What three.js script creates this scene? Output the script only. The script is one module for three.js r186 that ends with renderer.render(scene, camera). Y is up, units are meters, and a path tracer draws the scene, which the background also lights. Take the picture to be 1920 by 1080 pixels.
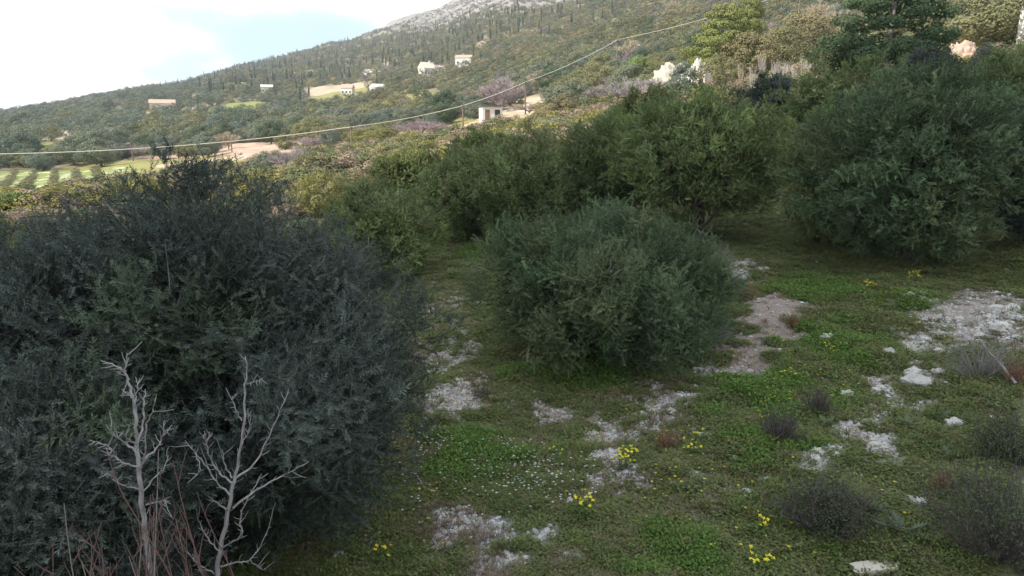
import * as THREE from 'three';
import { mergeGeometries } from 'three/addons/utils/BufferGeometryUtils.js';
import { createNoise2D, createNoise3D } from 'simplex-noise';

// ---------------------------------------------------------------- camera, sky, sun, exposure
const EYE = 5.6, PITCH = 13 * Math.PI / 180, F = 1331;
const scene = new THREE.Scene();
const camera = new THREE.PerspectiveCamera(44.2, 16 / 9, 0.1, 9000);
camera.position.set(0, EYE, 0);
camera.rotation.x = -PITCH;

const renderer = new THREE.WebGLRenderer({ antialias: true });
renderer.toneMapping = THREE.LinearToneMapping;
renderer.toneMappingExposure = 1.65;
renderer.shadowMap.enabled = true;

const SUN = new THREE.Vector3(-0.72, 0.60, 0.36).normalize();
const sun = new THREE.DirectionalLight(new THREE.Color().setRGB(1.0, 0.93, 0.82), 5.0);
sun.name = 'sun';
sun.position.copy(SUN).multiplyScalar(900);
sun.castShadow = true;
Object.assign(sun.shadow.camera, { left: -400, right: 400, top: 400, bottom: -400, near: 1, far: 3000 });
sun.shadow.mapSize.set(4096, 4096);
scene.add(sun); scene.add(sun.target);
scene.fog = new THREE.FogExp2(new THREE.Color().setRGB(0.86, 0.92, 1.0), 0.00018);

function seeded(a) { return () => { a = (a + 0x6d2b79f5) | 0; let t = Math.imul(a ^ (a >>> 15), 1 | a); t = (t + Math.imul(t ^ (t >>> 7), 61 | t)) ^ t; return ((t ^ (t >>> 14)) >>> 0) / 4294967296; }; }
const R = seeded(20241);
const rr = (a, b, g = R) => a + (b - a) * g();
const n2 = createNoise2D(seeded(11)), n3 = createNoise3D(seeded(12));
const clamp = THREE.MathUtils.clamp, lerp = THREE.MathUtils.lerp, sstep = THREE.MathUtils.smoothstep;
const fbm = (x, y, o = 4) => { let s = 0, a = 0.5, k = 1; for (let i = 0; i < o; i++) { s += a * n2(x * k + i * 7.3, y * k - i * 3.1); a *= 0.5; k *= 2.03; } return s; };
const fbm3 = (x, y, z, o = 4) => { let s = 0, a = 0.5, k = 1; for (let i = 0; i < o; i++) { s += a * n3(x * k + i * 5.7, y * k, z * k); a *= 0.5; k *= 2.03; } return s; };

{ // broken bright cloud over a pale winter sky, the same all round
  const W = 1024, H = 512, d = new Float32Array(W * H * 4);
  for (let j = 0; j < H; j++) for (let i = 0; i < W; i++) {
    const el = ((j + 0.5) / H - 0.5) * Math.PI, az = ((i + 0.5) / W - 0.5) * 2 * Math.PI;
    const y = Math.sin(el), x = Math.cos(el) * Math.cos(az), z = Math.cos(el) * Math.sin(az);
    const up = clamp(y, 0, 1), t = Math.pow(up, 0.55);
    let c = [lerp(0.50, 0.22, t), lerp(0.66, 0.40, t), lerp(0.76, 0.70, t)];
    const k = 1 / (0.35 + Math.max(0, y));
    const w = fbm3(x * k * 1.1 + 3.2, y * 3.2, z * k * 1.1 + 0.7, 5), m = fbm3(x * 0.9 + 7, y * 1.6, z * 0.9 - 2.4, 2);
    const cov = sstep(w + m * 0.9, -0.36, 0.14) * (0.45 + 0.55 * sstep(y, -0.02, 0.05));
    const shade = 1.02 + 0.16 * fbm3(x * 3 * k, y * 9, z * 3 * k, 3);
    for (let q = 0; q < 3; q++) d[(j * W + i) * 4 + q] = lerp(c[q], [1.0, 1.0, 1.0][q] * shade, cov);
    d[(j * W + i) * 4 + 3] = 1;
  }
  const tex = new THREE.DataTexture(d, W, H, THREE.RGBAFormat, THREE.FloatType);
  tex.mapping = THREE.EquirectangularReflectionMapping; tex.magFilter = THREE.LinearFilter; tex.needsUpdate = true;
  scene.background = tex; scene.environment = tex;
}

// ---------------------------------------------------------------- the lie of the land
const CP = Math.cos(PITCH), SP = Math.sin(PITCH);
function ray(px, py) { const x = (px - 960) / F, y = (540 - py) / F; return new THREE.Vector3(x, y * CP - SP, -y * SP - CP); }
const azOf = (px) => Math.atan((px - 960) / 1366);
function tanEl(px, py) { const d = ray(px, py); return d.y / Math.hypot(d.x, d.z); }
// how high the hillside stands at each range, by bearing
const COLS = [-500, 0, 320, 480, 640, 800, 960, 1280, 1600, 1920, 2400];
const RNG = [60, 100, 150, 200, 300, 450, 700, 1100, 1800, 2600];
const PROFILE = [
  [440, 392, 352, 322, 288, 262, 244, 236, 238, 260],
  [408, 365, 337, 305, 270, 243, 224, 216, 219, 260],
  [376, 338, 310, 287, 247, 216, 178, 168, 172, 240],
  [360, 318, 292, 270, 236, 198, 154, 134, 130, 220],
  [342, 300, 274, 257, 226, 184, 140, 102, 88, 200],
  [322, 274, 246, 226, 192, 148, 104, 64, 28, 160],
  [300, 246, 216, 195, 152, 104, 46, -10, -50, 60],
  [256, 182, 136, 104, 52, 4, -40, -60, -70, -30],
  [208, 136, 92, 60, 4, -46, -66, -74, -78, -40],
  [184, 98, 52, 20, -40, -70, -80, -84, -84, -50],
  [170, 80, 20, -20, -70, -84, -88, -90, -90, -60],
].map((row, i) => row.map((py) => tanEl(COLS[i], py)));
const AZ = COLS.map(azOf), LR = RNG.map(Math.log);
const find = (a, v) => { let i = 0; while (i < a.length - 2 && v > a[i + 1]) i++; return [i, clamp((v - a[i]) / (a[i + 1] - a[i]), 0, 1)]; };
const cr = (p0, p1, p2, p3, t) => 0.5 * (2 * p1 + (p2 - p0) * t + (2 * p0 - 5 * p1 + 4 * p2 - p3) * t * t + (3 * p1 - p0 - 3 * p2 + p3) * t * t * t);
function hillHeight(az, r) {
  const [i, s] = find(AZ, az), [j, t] = find(LR, Math.log(r));
  const at = (a) => { const q = PROFILE[clamp(a, 0, COLS.length - 1)], g = (b) => q[clamp(b, 0, RNG.length - 1)]; return cr(g(j - 1), g(j), g(j + 1), g(j + 2), t); };
  return EYE + r * lerp(at(i), at(i + 1), s * s * (3 - 2 * s) * 0.5 + s * 0.5);
}
function nearHeight(x, z) {
  const a = 0.5 * (x + Math.sqrt(x * x + 9)) - 1.5;
  return 0.10 * a + 0.06 * (x - a) + 0.16 * n2(x * 0.16 + 4, z * 0.16) + 0.07 * n2(x * 0.5, z * 0.5 + 9) + 0.03 * n2(x * 1.7, z * 1.7);
}
function H(x, z) {
  const r = Math.hypot(x, z), az = Math.atan2(x, -z);
  const n = nearHeight(x, z);
  if (r < 34) return n;
  let f = hillHeight(clamp(az, AZ[0], AZ[AZ.length - 1]), r);
  const back = sstep(Math.abs(az), 1.05, 2.7);
  f = lerp(f, 2 * n2(x * 0.01, z * 0.01), back);
  f += Math.min(r * 0.008, 14) * n2(x * 0.011 + 2, z * 0.011) * sstep(r, 60, 200) * 0.4 + 0.25 * n2(x * 0.12, z * 0.12) + Math.min(r * 0.002, 3) * n2(x * 0.05, z * 0.05);
  return lerp(n, f, sstep(r, 34, 66));
}
function spot(px, py) { // where the line of sight meets the land
  const d = ray(px, py).normalize(); let a = 2, b = 2;
  for (; b < 2500; a = b, b *= 1.02) { if (EYE + d.y * b < H(d.x * b, d.z * b)) break; }
  for (let i = 0; i < 18; i++) { const m = (a + b) / 2; if (EYE + d.y * m < H(d.x * m, d.z * m)) b = m; else a = m; }
  return new THREE.Vector3(d.x * b, H(d.x * b, d.z * b), d.z * b);
}
function stand(px, r) { const a = azOf(px), x = r * Math.sin(a), z = -r * Math.cos(a); return new THREE.Vector3(x, H(x, z), z); }
const yAt = (px, py, r) => EYE + r * tanEl(px, py);
const wide = (px, r, w) => w / F * r * Math.cos(azOf(px)) * 1.02;
const pxOf = (p) => { const x = p.x, y = (p.y - EYE), z = p.z; const yy = y * CP - z * SP, zz = y * SP + z * CP; return [960 - F * x / zz, 540 + F * yy / zz]; };

// ---------------------------------------------------------------- helpers: names, meshes, materials
const taken = new Map();
function numbered(name) { const n = taken.get(name) ?? 0; taken.set(name, n + 1); return n ? name + '_' + String(n).padStart(3, '0') : name; }
function shade(o) { o.traverse((c) => { if (c.isMesh) { c.castShadow = true; c.receiveShadow = true; } }); return o; }
function thing(name, label, category, p, turn = 0, group) {
  const g = new THREE.Group(); g.name = numbered(name); g.position.copy(p); g.rotation.y = turn;
  g.userData = { label, category }; if (group) g.userData.group = group;
  scene.add(g); return g;
}
function part(name, geo, m, parent, kind) { const o = new THREE.Mesh(geo, m); o.name = name; if (kind) o.userData.kind = kind; o.castShadow = o.receiveShadow = true; parent.add(o); return o; }
function structure(name, geo, m) { const o = part(name, geo, m, scene, 'structure'); return o; }
function stuffCopies(name, label, category, geo, m, mats, cols) {
  const o = new THREE.InstancedMesh(geo, m, mats.length); o.name = name; o.castShadow = o.receiveShadow = true;
  for (let i = 0; i < mats.length; i++) { o.setMatrixAt(i, mats[i]); if (cols) o.setColorAt(i, cols[i]); }
  o.userData = { kind: 'stuff', label, category }; scene.add(o); return o;
}
const std = (r, g, b, rough = 0.95, more = {}) => new THREE.MeshStandardMaterial({ color: new THREE.Color().setRGB(r, g, b), roughness: rough, ...more });
const leafy = (r, g, b, through = 0.25) => new THREE.MeshPhysicalMaterial({ color: new THREE.Color().setRGB(r, g, b), roughness: 0.95, side: THREE.DoubleSide, transmission: through, thickness: 0, specularIntensity: 0.3 });
const tint = (r, g, b) => new THREE.Color().setRGB(r, g, b);

class MB {
  constructor(mottled = false) { this.p = []; this.i = []; this.c = []; this.mottled = mottled; }
  v(x, y, z) { this.p.push(x, y, z); if (this.mottled) { const k = 0.85 + 0.3 * n3(x * 9, y * 7, z * 9) + 0.25 * n3(x * 31, y * 22, z * 31); this.c.push(k * 1.02, k, k * 0.97); } return this.p.length / 3 - 1; }
  tri(a, b, c) { const k = this.v(...a); this.v(...b); this.v(...c); this.i.push(k, k + 1, k + 2); }
  quad(a, b, c, d) { const k = this.v(...a); this.v(...b); this.v(...c); this.v(...d); this.i.push(k, k + 1, k + 2, k, k + 2, k + 3); }
  tube(pts, r0, r1, sides = 5) {
    let base = -1; const N = pts.length, d = new THREE.Vector3(), u = new THREE.Vector3(), w = new THREE.Vector3(), ref = new THREE.Vector3(0.31, 0.2, 0.93).normalize();
    for (let k = 0; k < N; k++) {
      const a = pts[Math.max(0, k - 1)], b = pts[Math.min(N - 1, k + 1)];
      d.subVectors(b, a).normalize(); u.crossVectors(d, ref).normalize(); if (u.lengthSq() < 0.1) u.set(1, 0, 0); w.crossVectors(d, u);
      const rad = lerp(r0, r1, k / (N - 1)); let first = -1;
      for (let s = 0; s < sides; s++) { const q = s / sides * Math.PI * 2, c = Math.cos(q) * rad, e = Math.sin(q) * rad; const id = this.v(pts[k].x + u.x * c + w.x * e, pts[k].y + u.y * c + w.y * e, pts[k].z + u.z * c + w.z * e); if (s === 0) first = id; }
      if (base >= 0) for (let s = 0; s < sides; s++) { const s2 = (s + 1) % sides; this.i.push(base + s, base + s2, first + s2, base + s, first + s2, first + s); }
      base = first;
    }
    const t = this.v(pts[N - 1].x, pts[N - 1].y, pts[N - 1].z); for (let s = 0; s < sides; s++) this.i.push(base + s, base + (s + 1) % sides, t);
  }
  box(x0, y0, z0, x1, y1, z1) {
    const P = [[x0, y0, z0], [x1, y0, z0], [x1, y1, z0], [x0, y1, z0], [x0, y0, z1], [x1, y0, z1], [x1, y1, z1], [x0, y1, z1]];
    for (const f of [[3, 2, 1, 0], [4, 5, 6, 7], [0, 1, 5, 4], [2, 3, 7, 6], [1, 2, 6, 5], [0, 4, 7, 3]]) this.quad(...f.map((k) => P[k]));
  }
  geo(flat = false) {
    let g = new THREE.BufferGeometry(); g.setAttribute('position', new THREE.Float32BufferAttribute(this.p, 3));
    if (this.c.length) g.setAttribute('color', new THREE.Float32BufferAttribute(this.c, 3));
    g.setIndex(this.i); if (flat) g = g.toNonIndexed(); g.computeVertexNormals(); return g;
  }
}
const V = (x, y, z) => new THREE.Vector3(x, y, z);
function bent(a, b, g, sway = 0.1, n = 6) { // a limb from a to b that wanders a little
  const L = a.distanceTo(b), o1 = V(rr(-1, 1, g), rr(-0.3, 0.6, g), rr(-1, 1, g)).multiplyScalar(L * sway), out = [];
  const ph = rr(0, 6, g);
  for (let k = 0; k <= n; k++) { const t = k / n, s = Math.sin(t * Math.PI), w = Math.sin(t * 7 + ph) * 0.25 * s; out.push(a.clone().lerp(b, t).addScaledVector(o1, s + w)); }
  return out;
}

const BARK = { grey: std(0.20, 0.18, 0.16), dark: std(0.10, 0.085, 0.075), pale: std(0.31, 0.295, 0.305, 0.95, { vertexColors: true }), red: std(0.150, 0.086, 0.078), wood: std(0.16, 0.12, 0.09) };

// ---------------------------------------------------------------- what the near ground is made of
const blob = (px, py, rx, ry, kind, k = 1) => {
  const c = spot(px, py), a = spot(px, py - ry), b = spot(px, Math.min(py + ry, 1400)), l = spot(px - rx, py), q = spot(px + rx, py);
  return { x: c.x, z: c.z, rx: Math.abs(q.x - l.x) / 2, rz: Math.max(0.25, Math.hypot(a.x - b.x, a.z - b.z) / 2), kind, k, turn: Math.atan2(c.x, -c.z) };
};
const BLOBS = [
  blob(850, 660, 42, 55, 'gravel', 0.75), blob(845, 750, 60, 45, 'gravel', 0.8), blob(880, 800, 50, 25, 'gravel', 0.6), blob(1020, 770, 55, 26, 'gravel', 0.7),
  blob(1235, 760, 85, 34, 'gravel', 1.05), blob(1140, 810, 70, 30, 'gravel', 0.85), blob(1115, 870, 95, 36, 'gravel', 0.8), blob(890, 985, 85, 60, 'gravel', 0.8), blob(930, 1050, 130, 60, 'gravel', 0.85),
  blob(1025, 1000, 90, 40, 'gravel', 0.65), blob(830, 580, 60, 26, 'gravel', 0.45), blob(1375, 508, 55, 26, 'gravel', 1), blob(1835, 585, 130, 50, 'gravel', 1), blob(1740, 645, 70, 34, 'gravel', 0.85),
  blob(1700, 715, 48, 50, 'gravel', 0.95), blob(1675, 775, 40, 34, 'gravel', 0.9), blob(1610, 830, 66, 26, 'gravel', 1), blob(1550, 865, 46, 24, 'gravel', 1), blob(1330, 690, 60, 22, 'gravel', 0.6), blob(1890, 640, 60, 40, 'gravel', 0.7),
  blob(1330, 905, 70, 30, 'gravel', 0.42), blob(1240, 990, 60, 24, 'gravel', 0.4), blob(660, 1060, 70, 40, 'gravel', 0.5), blob(780, 690, 30, 50, 'gravel', 0.45),
  blob(1450, 570, 55, 26, 'dirt', 1.1), blob(1445, 610, 58, 40, 'dirt', 1.4), blob(1408, 665, 44, 44, 'dirt', 1.9), blob(860, 780, 80, 60, 'dirt', 0.35), blob(1700, 690, 40, 60, 'dirt', 0.6), blob(1500, 580, 40, 20, 'dirt', 0.6),
  blob(890, 850, 90, 44, 'lush', 1.2), blob(1440, 735, 110, 50, 'lush', 0.9), blob(1560, 640, 110, 60, 'lush', 0.7), blob(1100, 700, 200, 26, 'lush', 0.8), blob(900, 470, 60, 26, 'lush', 0.6), blob(1530, 540, 160, 34, 'lush', 0.7),
  blob(1450, 850, 160, 50, 'lush', 0.5), blob(1260, 1050, 140, 40, 'lush', 0.6), blob(1590, 740, 70, 40, 'lush', 0.5), blob(1700, 560, 160, 26, 'lush', 0.5), blob(1560, 1040, 160, 60, 'lush', 0.4),
];
function cover(x, z) { // how much of each kind of ground lies here
  const o = { gravel: 0, dirt: 0, lush: 0 };
  const wx = x + 0.55 * n2(x * 0.7, z * 0.7) + 0.2 * n2(x * 2.3, z * 2.3 + 5), wz = z + 0.55 * n2(x * 0.7 + 31, z * 0.7) + 0.2 * n2(x * 2.3, z * 2.3 + 15);
  for (const b of BLOBS) {
    const dx = wx - b.x, dz = wz - b.z; if (Math.abs(dx) > 6 || Math.abs(dz) > 8) continue;
    const c = Math.cos(b.turn), s = Math.sin(b.turn), u = (dx * c + dz * s) / b.rx, v = (-dx * s + dz * c) / b.rz;
    const w = b.k * Math.max(0, 1.25 - Math.sqrt(u * u + v * v)); if (w > o[b.kind]) o[b.kind] = w;
  }
  const speck = fbm(x * 1.1 + 50, z * 1.1, 3);
  o.gravel = sstep(o.gravel * 0.95 + 0.62 * fbm(x * 2.2, z * 2.2, 3) + 0.36 * speck, 0.08, 0.74);
  o.dirt = sstep(o.dirt + 0.3 * fbm(x * 2, z * 2 + 40, 3), 0.25, 0.6) ;
  o.lush = sstep(o.lush + 0.3 * fbm(x * 0.9, z * 0.9 + 20, 3), 0.1, 0.8);
  o.dry = sstep(fbm(x * 0.45 + 90, z * 0.45, 4), -0.25, 0.22) * (1 - o.lush) * (1 - 0.6 * sstep(x, 2.5, 6));
  return o;
}
{
  const S = 2048, X0 = -22, Z0 = -46, SPAN = 56, d = new Uint8Array(S * S * 4), toS = (v) => 255 * (v <= 0.0031308 ? v * 12.92 : 1.055 * Math.pow(v, 1 / 2.4) - 0.055);
  const soil = [0.155, 0.128, 0.096], grass = [0.09, 0.112, 0.036], lush = [0.06, 0.11, 0.028], dry = [0.20, 0.17, 0.115], gravel = [0.38, 0.358, 0.332], dirt = [0.33, 0.268, 0.222];
  for (let j = 0; j < S; j++) for (let i = 0; i < S; i++) {
    const x = X0 + (i + 0.5) / S * SPAN, z = Z0 + (j + 0.5) / S * SPAN, o = cover(x, z);
    const fine = n2(x * 14, z * 14), mid = n2(x * 4.3 + 8, z * 4.3), fine2 = n2(x * 23 + 3, z * 23);
    const bare = sstep(mid * 0.5 + fine * 0.5, 0.0, 0.7) * 0.6, peb = sstep(fine2 + fine * 0.4, 0.1, 0.7), out = [0, 0, 0];
    for (let q = 0; q < 3; q++) {
      let c = lerp(grass[q], soil[q], bare);
      c = lerp(c, dry[q], o.dry * (0.45 + 0.4 * fine));
      c = lerp(c, lush[q], o.lush * 0.8);
      c = lerp(c, dirt[q] * (0.85 + 0.25 * fine), o.dirt);
      c = lerp(c, lerp(dirt[q] * 0.8, gravel[q] * (0.95 + 0.35 * fine2), 0.25 + 0.7 * peb), o.gravel * (1 - 0.6 * o.dirt));
      out[q] = c * (1 + 0.22 * fine + 0.12 * mid);
    }
    const k = (j * S + i) * 4; for (let q = 0; q < 3; q++) d[k + q] = clamp(toS(Math.max(0.01, out[q])), 0, 255); d[k + 3] = 255;
  }
  const map = new THREE.DataTexture(d, S, S); map.colorSpace = THREE.SRGBColorSpace; map.magFilter = THREE.LinearFilter; map.needsUpdate = true;
  const B = 512, bd = new Uint8Array(B * B * 4);
  for (let j = 0; j < B; j++) for (let i = 0; i < B; i++) { const a = i / B * 6.2832, b = j / B * 6.2832, h = 0.5 + 0.5 * (0.6 * n3(Math.cos(a) * 6 + Math.sin(b) * 5, Math.sin(a) * 6, Math.cos(b) * 5) + 0.4 * n3(Math.cos(a) * 15, Math.sin(a) * 15 + Math.cos(b) * 14, Math.sin(b) * 14)), k = (j * B + i) * 4; bd[k] = bd[k + 1] = bd[k + 2] = clamp(h * 255, 0, 255); bd[k + 3] = 255; }
  const bump = new THREE.DataTexture(bd, B, B); bump.wrapS = bump.wrapT = THREE.RepeatWrapping; bump.magFilter = THREE.LinearFilter; bump.repeat.set(28, 28); bump.needsUpdate = true;
  const m = new THREE.MeshStandardMaterial({ map, bumpMap: bump, bumpScale: 0.03, roughness: 1 });

  const az = []; for (let k = 0; k <= 420; k++) az.push(-0.9 + 1.8 * k / 420); for (let k = 1; k < 50; k++) az.push(0.9 + (2 * Math.PI - 1.8) * k / 50);
  const polar = (rows, uv, colour) => {
    const n = az.length, p = [], t = [], c = [], idx = [];
    for (const r of rows) for (const a of az) { const x = r * Math.sin(a), z = -r * Math.cos(a), y = H(x, z); p.push(x, y, z); if (uv) t.push((x - X0) / SPAN, (z - Z0) / SPAN); if (colour) c.push(...colour(x, y, z, r)); }
    for (let j = 0; j < rows.length - 1; j++) for (let i = 0; i < n; i++) { const a = j * n + i, b = j * n + (i + 1) % n, e = a + n, f = b + n; idx.push(a, b, f, a, f, e); }
    const g = new THREE.BufferGeometry(); g.setAttribute('position', new THREE.Float32BufferAttribute(p, 3)); if (uv) g.setAttribute('uv', new THREE.Float32BufferAttribute(t, 2)); if (colour) g.setAttribute('color', new THREE.Float32BufferAttribute(c, 3)); g.setIndex(idx); g.computeVertexNormals(); return g;
  };
  const near = []; for (let k = 0; k <= 230; k++) near.push(0.3 * Math.pow(40 / 0.3, k / 230));
  structure('ground', polar(near, true), m);
  const far = []; for (let k = 0; k <= 400; k++) far.push(40 * Math.pow(2600 / 40, k / 400));
  var hillGeo = () => polar(far, false, hillColour), _ = 0;
  globalThis.__hill = hillGeo;
}
// open patches on the hillside: bearing and range come from the spot, size in metres
const patch = (px, r, w, d, c, kind = 'open') => { const p = stand(px, r); return { x: p.x, z: p.z, w, d, c, kind, turn: azOf(px) }; };
const BEIGE = [0.40, 0.31, 0.215], PINKISH = [0.40, 0.275, 0.20], MEADOW = [0.175, 0.20, 0.045], YELLOW = [0.215, 0.20, 0.06], ROCK = [0.46, 0.42, 0.37], ORANGE = [0.38, 0.23, 0.14];
const PATCHES = [
  patch(80, 140, 30, 30, MEADOW, 'field'), patch(270, 165, 16, 18, YELLOW), patch(300, 130, 22, 16, YELLOW), patch(370, 145, 18, 14, BEIGE), patch(420, 185, 17, 26, PINKISH), patch(510, 180, 14, 9, BEIGE),
  patch(65, 250, 12, 30, MEADOW), patch(120, 330, 12, 40, BEIGE), patch(365, 390, 10, 50, MEADOW), patch(285, 330, 14, 40, MEADOW), patch(440, 440, 16, 50, MEADOW), patch(330, 500, 20, 10, BEIGE),
  patch(700, 138, 20, 22, BEIGE), patch(620, 134, 18, 20, PINKISH), patch(780, 140, 16, 22, BEIGE), patch(850, 128, 14, 18, PINKISH), patch(860, 160, 11, 20, YELLOW), patch(900, 146, 13, 18, BEIGE), patch(935, 165, 11, 20, BEIGE), patch(985, 175, 8, 22, ROCK), patch(955, 195, 10, 18, BEIGE),
  patch(770, 320, 14, 60, [0.20, 0.17, 0.055]), patch(640, 470, 18, 50, YELLOW), patch(640, 530, 22, 40, BEIGE), patch(735, 690, 8, 40, ROCK), patch(700, 640, 9, 30, ROCK),
  patch(815, 520, 9, 30, ROCK), patch(1080, 190, 8, 12, BEIGE), patch(1270, 190, 8, 14, ORANGE), patch(1245, 420, 10, 20, ROCK), patch(1260, 118, 8, 8, ROCK), patch(1300, 112, 5, 9, [0.62, 0.59, 0.50]), patch(1240, 130, 6, 8, ROCK),
  patch(1500, 110, 14, 8, BEIGE), patch(1660, 85, 7, 4, ROCK), patch(1785, 100, 5, 6, [0.55, 0.42, 0.33]), patch(1870, 95, 9, 10, YELLOW), patch(1665, 95, 5, 6, YELLOW), patch(905, 600, 5, 14, BEIGE),
];
function patchAt(x, z) { // [weight, patch]
  let best = 0, who = null; const jx = x + 1.6 * n2(x * 0.13, z * 0.13), jz = z + 1.6 * n2(x * 0.13 + 9, z * 0.13);
  for (const b of PATCHES) { const dx = jx - b.x, dz = jz - b.z, c = Math.cos(b.turn), s = Math.sin(b.turn), u = (dx * c + dz * s) / b.w, v = (-dx * s + dz * c) / b.d, w = 1.3 - Math.sqrt(u * u + v * v); if (w > best) { best = w; who = b; } }
  return [clamp(best / 0.4, 0, 1), who];
}
function rockAt(x, y, z, r) { return sstep(Math.atan2(x, -z) * 1.2 + (y - 90) / 130 + 0.25 * fbm(x * 0.006, z * 0.006, 3), 0.05, 0.6) * sstep(r, 620, 900); }
function hillColour(x, y, z, r) {
  let [w, b] = patchAt(x, z); const f = n2(x * 0.6, z * 0.6), g = fbm(x * 0.05, z * 0.05, 3), h = n2(x * 1.7, z * 1.7);
  let c = [lerp(0.12, 0.18, 0.5 + g) , lerp(0.115, 0.145, 0.5 + g), lerp(0.06, 0.085, 0.5 + g)];
  if (r < 70) { const k = 1 - sstep(r, 40, 70), nn = [0.08, 0.105, 0.035]; c = c.map((v, i) => lerp(v, nn[i], k)); }
  const rk = rockAt(x, y, z, r), grey = [0.215, 0.195, 0.178]; c = c.map((v, i) => lerp(v, grey[i] * (1 + 0.35 * h), rk));
  if (b) {
    let pc = b.c;
    if (b.kind === 'field') { const s = -(x - b.x) * Math.sin(b.turn) + (z - b.z) * Math.cos(b.turn); const fl = sstep(Math.sin(s * 1.15) + 0.8 * n2(x * 0.08, z * 0.5), 0.35, 0.9); pc = [lerp(pc[0], 0.52, fl * 0.75), lerp(pc[1], 0.54, fl * 0.75), lerp(pc[2], 0.36, fl * 0.75)]; }
    c = c.map((v, i) => lerp(v, pc[i], w));
  }
  return c.map((v) => Math.max(0.01, v * (1 + 0.14 * f + 0.10 * h)));
}
structure('hillside', globalThis.__hill(), new THREE.MeshStandardMaterial({ vertexColors: true, roughness: 1 }));
delete globalThis.__hill;

// ---------------------------------------------------------------- the passing cloud that shades the grove
{
  const g = seeded(77), up = 270 / SUN.y, edge = [[-90, -34], [-40, -36], [-11, -37], [5, -43], [16, -56], [34, -73], [60, -68], [130, -72]];
  const zEdge = (x) => { for (let k = 0; k < edge.length - 1; k++) if (x <= edge[k + 1][0]) return lerp(edge[k][1], edge[k + 1][1], clamp((x - edge[k][0]) / (edge[k + 1][0] - edge[k][0]), 0, 1)); return edge[edge.length - 1][1]; };
  const list = [];
  for (let x = -84; x <= 124; x += 11) { const z0 = zEdge(x); for (let z = z0 + 9; z < 48; z += 11) {
    const rad = rr(10, 13.5, g), s = new THREE.IcosahedronGeometry(1, 3), p = s.attributes.position;
    for (let k = 0; k < p.count; k++) { const q = 1 + 0.22 * n3(p.getX(k) * 1.7 + x, p.getY(k) * 1.7, p.getZ(k) * 1.7 + z); p.setXYZ(k, p.getX(k) * rad * q, p.getY(k) * rad * 0.55 * q, p.getZ(k) * rad * q); }
    const edgeIn = Math.min(1, (z - z0) / 40);
    s.translate(x + rr(-2, 2, g) + SUN.x * up, 270 + rr(-2, 5, g) * edgeIn, z + (z > z0 + 12 ? rr(-2, 2, g) : 0) + SUN.z * up); list.push(s);
  } }
  const cg = mergeGeometries(list); cg.deleteAttribute('uv'); cg.computeVertexNormals();
  structure('cloud', cg, std(0.92, 0.92, 0.93, 1));
}

// ---------------------------------------------------------------- foliage building blocks
function sprig(g, len, pairs, leaf, wid, spread = 0.75) { // a leafy shoot along +y
  const m = new MB(), bend = rr(-0.12, 0.12, g), at = (t) => V(bend * len * t * t * 2, len * t, 0);
  m.tube([at(0), at(0.5), at(0.95)], 0.003, 0.0012, 3);
  for (let k = 0; k < pairs; k++) {
    const t = 0.08 + 0.92 * (k + rr(0, 0.5, g)) / pairs, b = at(t), turn = k * 1.57 + rr(-0.4, 0.4, g);
    for (const s of [0, Math.PI]) {
      const a = turn + s, out = rr(0.55, 1.05, g) * spread, L = leaf * rr(0.7, 1.15, g), d = V(Math.cos(a) * Math.sin(out), Math.cos(out), Math.sin(a) * Math.sin(out));
      const side = V(-Math.sin(a), rr(-0.3, 0.3, g), Math.cos(a)).normalize().multiplyScalar(wid * 0.5), mid = b.clone().addScaledVector(d, L * 0.5), tip = b.clone().addScaledVector(d, L); tip.y -= L * 0.08;
      m.quad(b.toArray(), mid.clone().add(side).toArray(), tip.toArray(), mid.clone().sub(side).toArray());
    }
  }
  return m.geo();
}
const gs = seeded(5);
const SPRIGS = { fine: sprig(gs, 0.31, 15, 0.058, 0.0145, 0.95), mid: sprig(gs, 0.36, 13, 0.075, 0.024, 1.0), coarse: sprig(gs, 0.44, 11, 0.12, 0.042, 1.0) };
const M4 = () => new THREE.Matrix4(), Q = () => new THREE.Quaternion();
const UPV = V(0, 1, 0);

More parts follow.
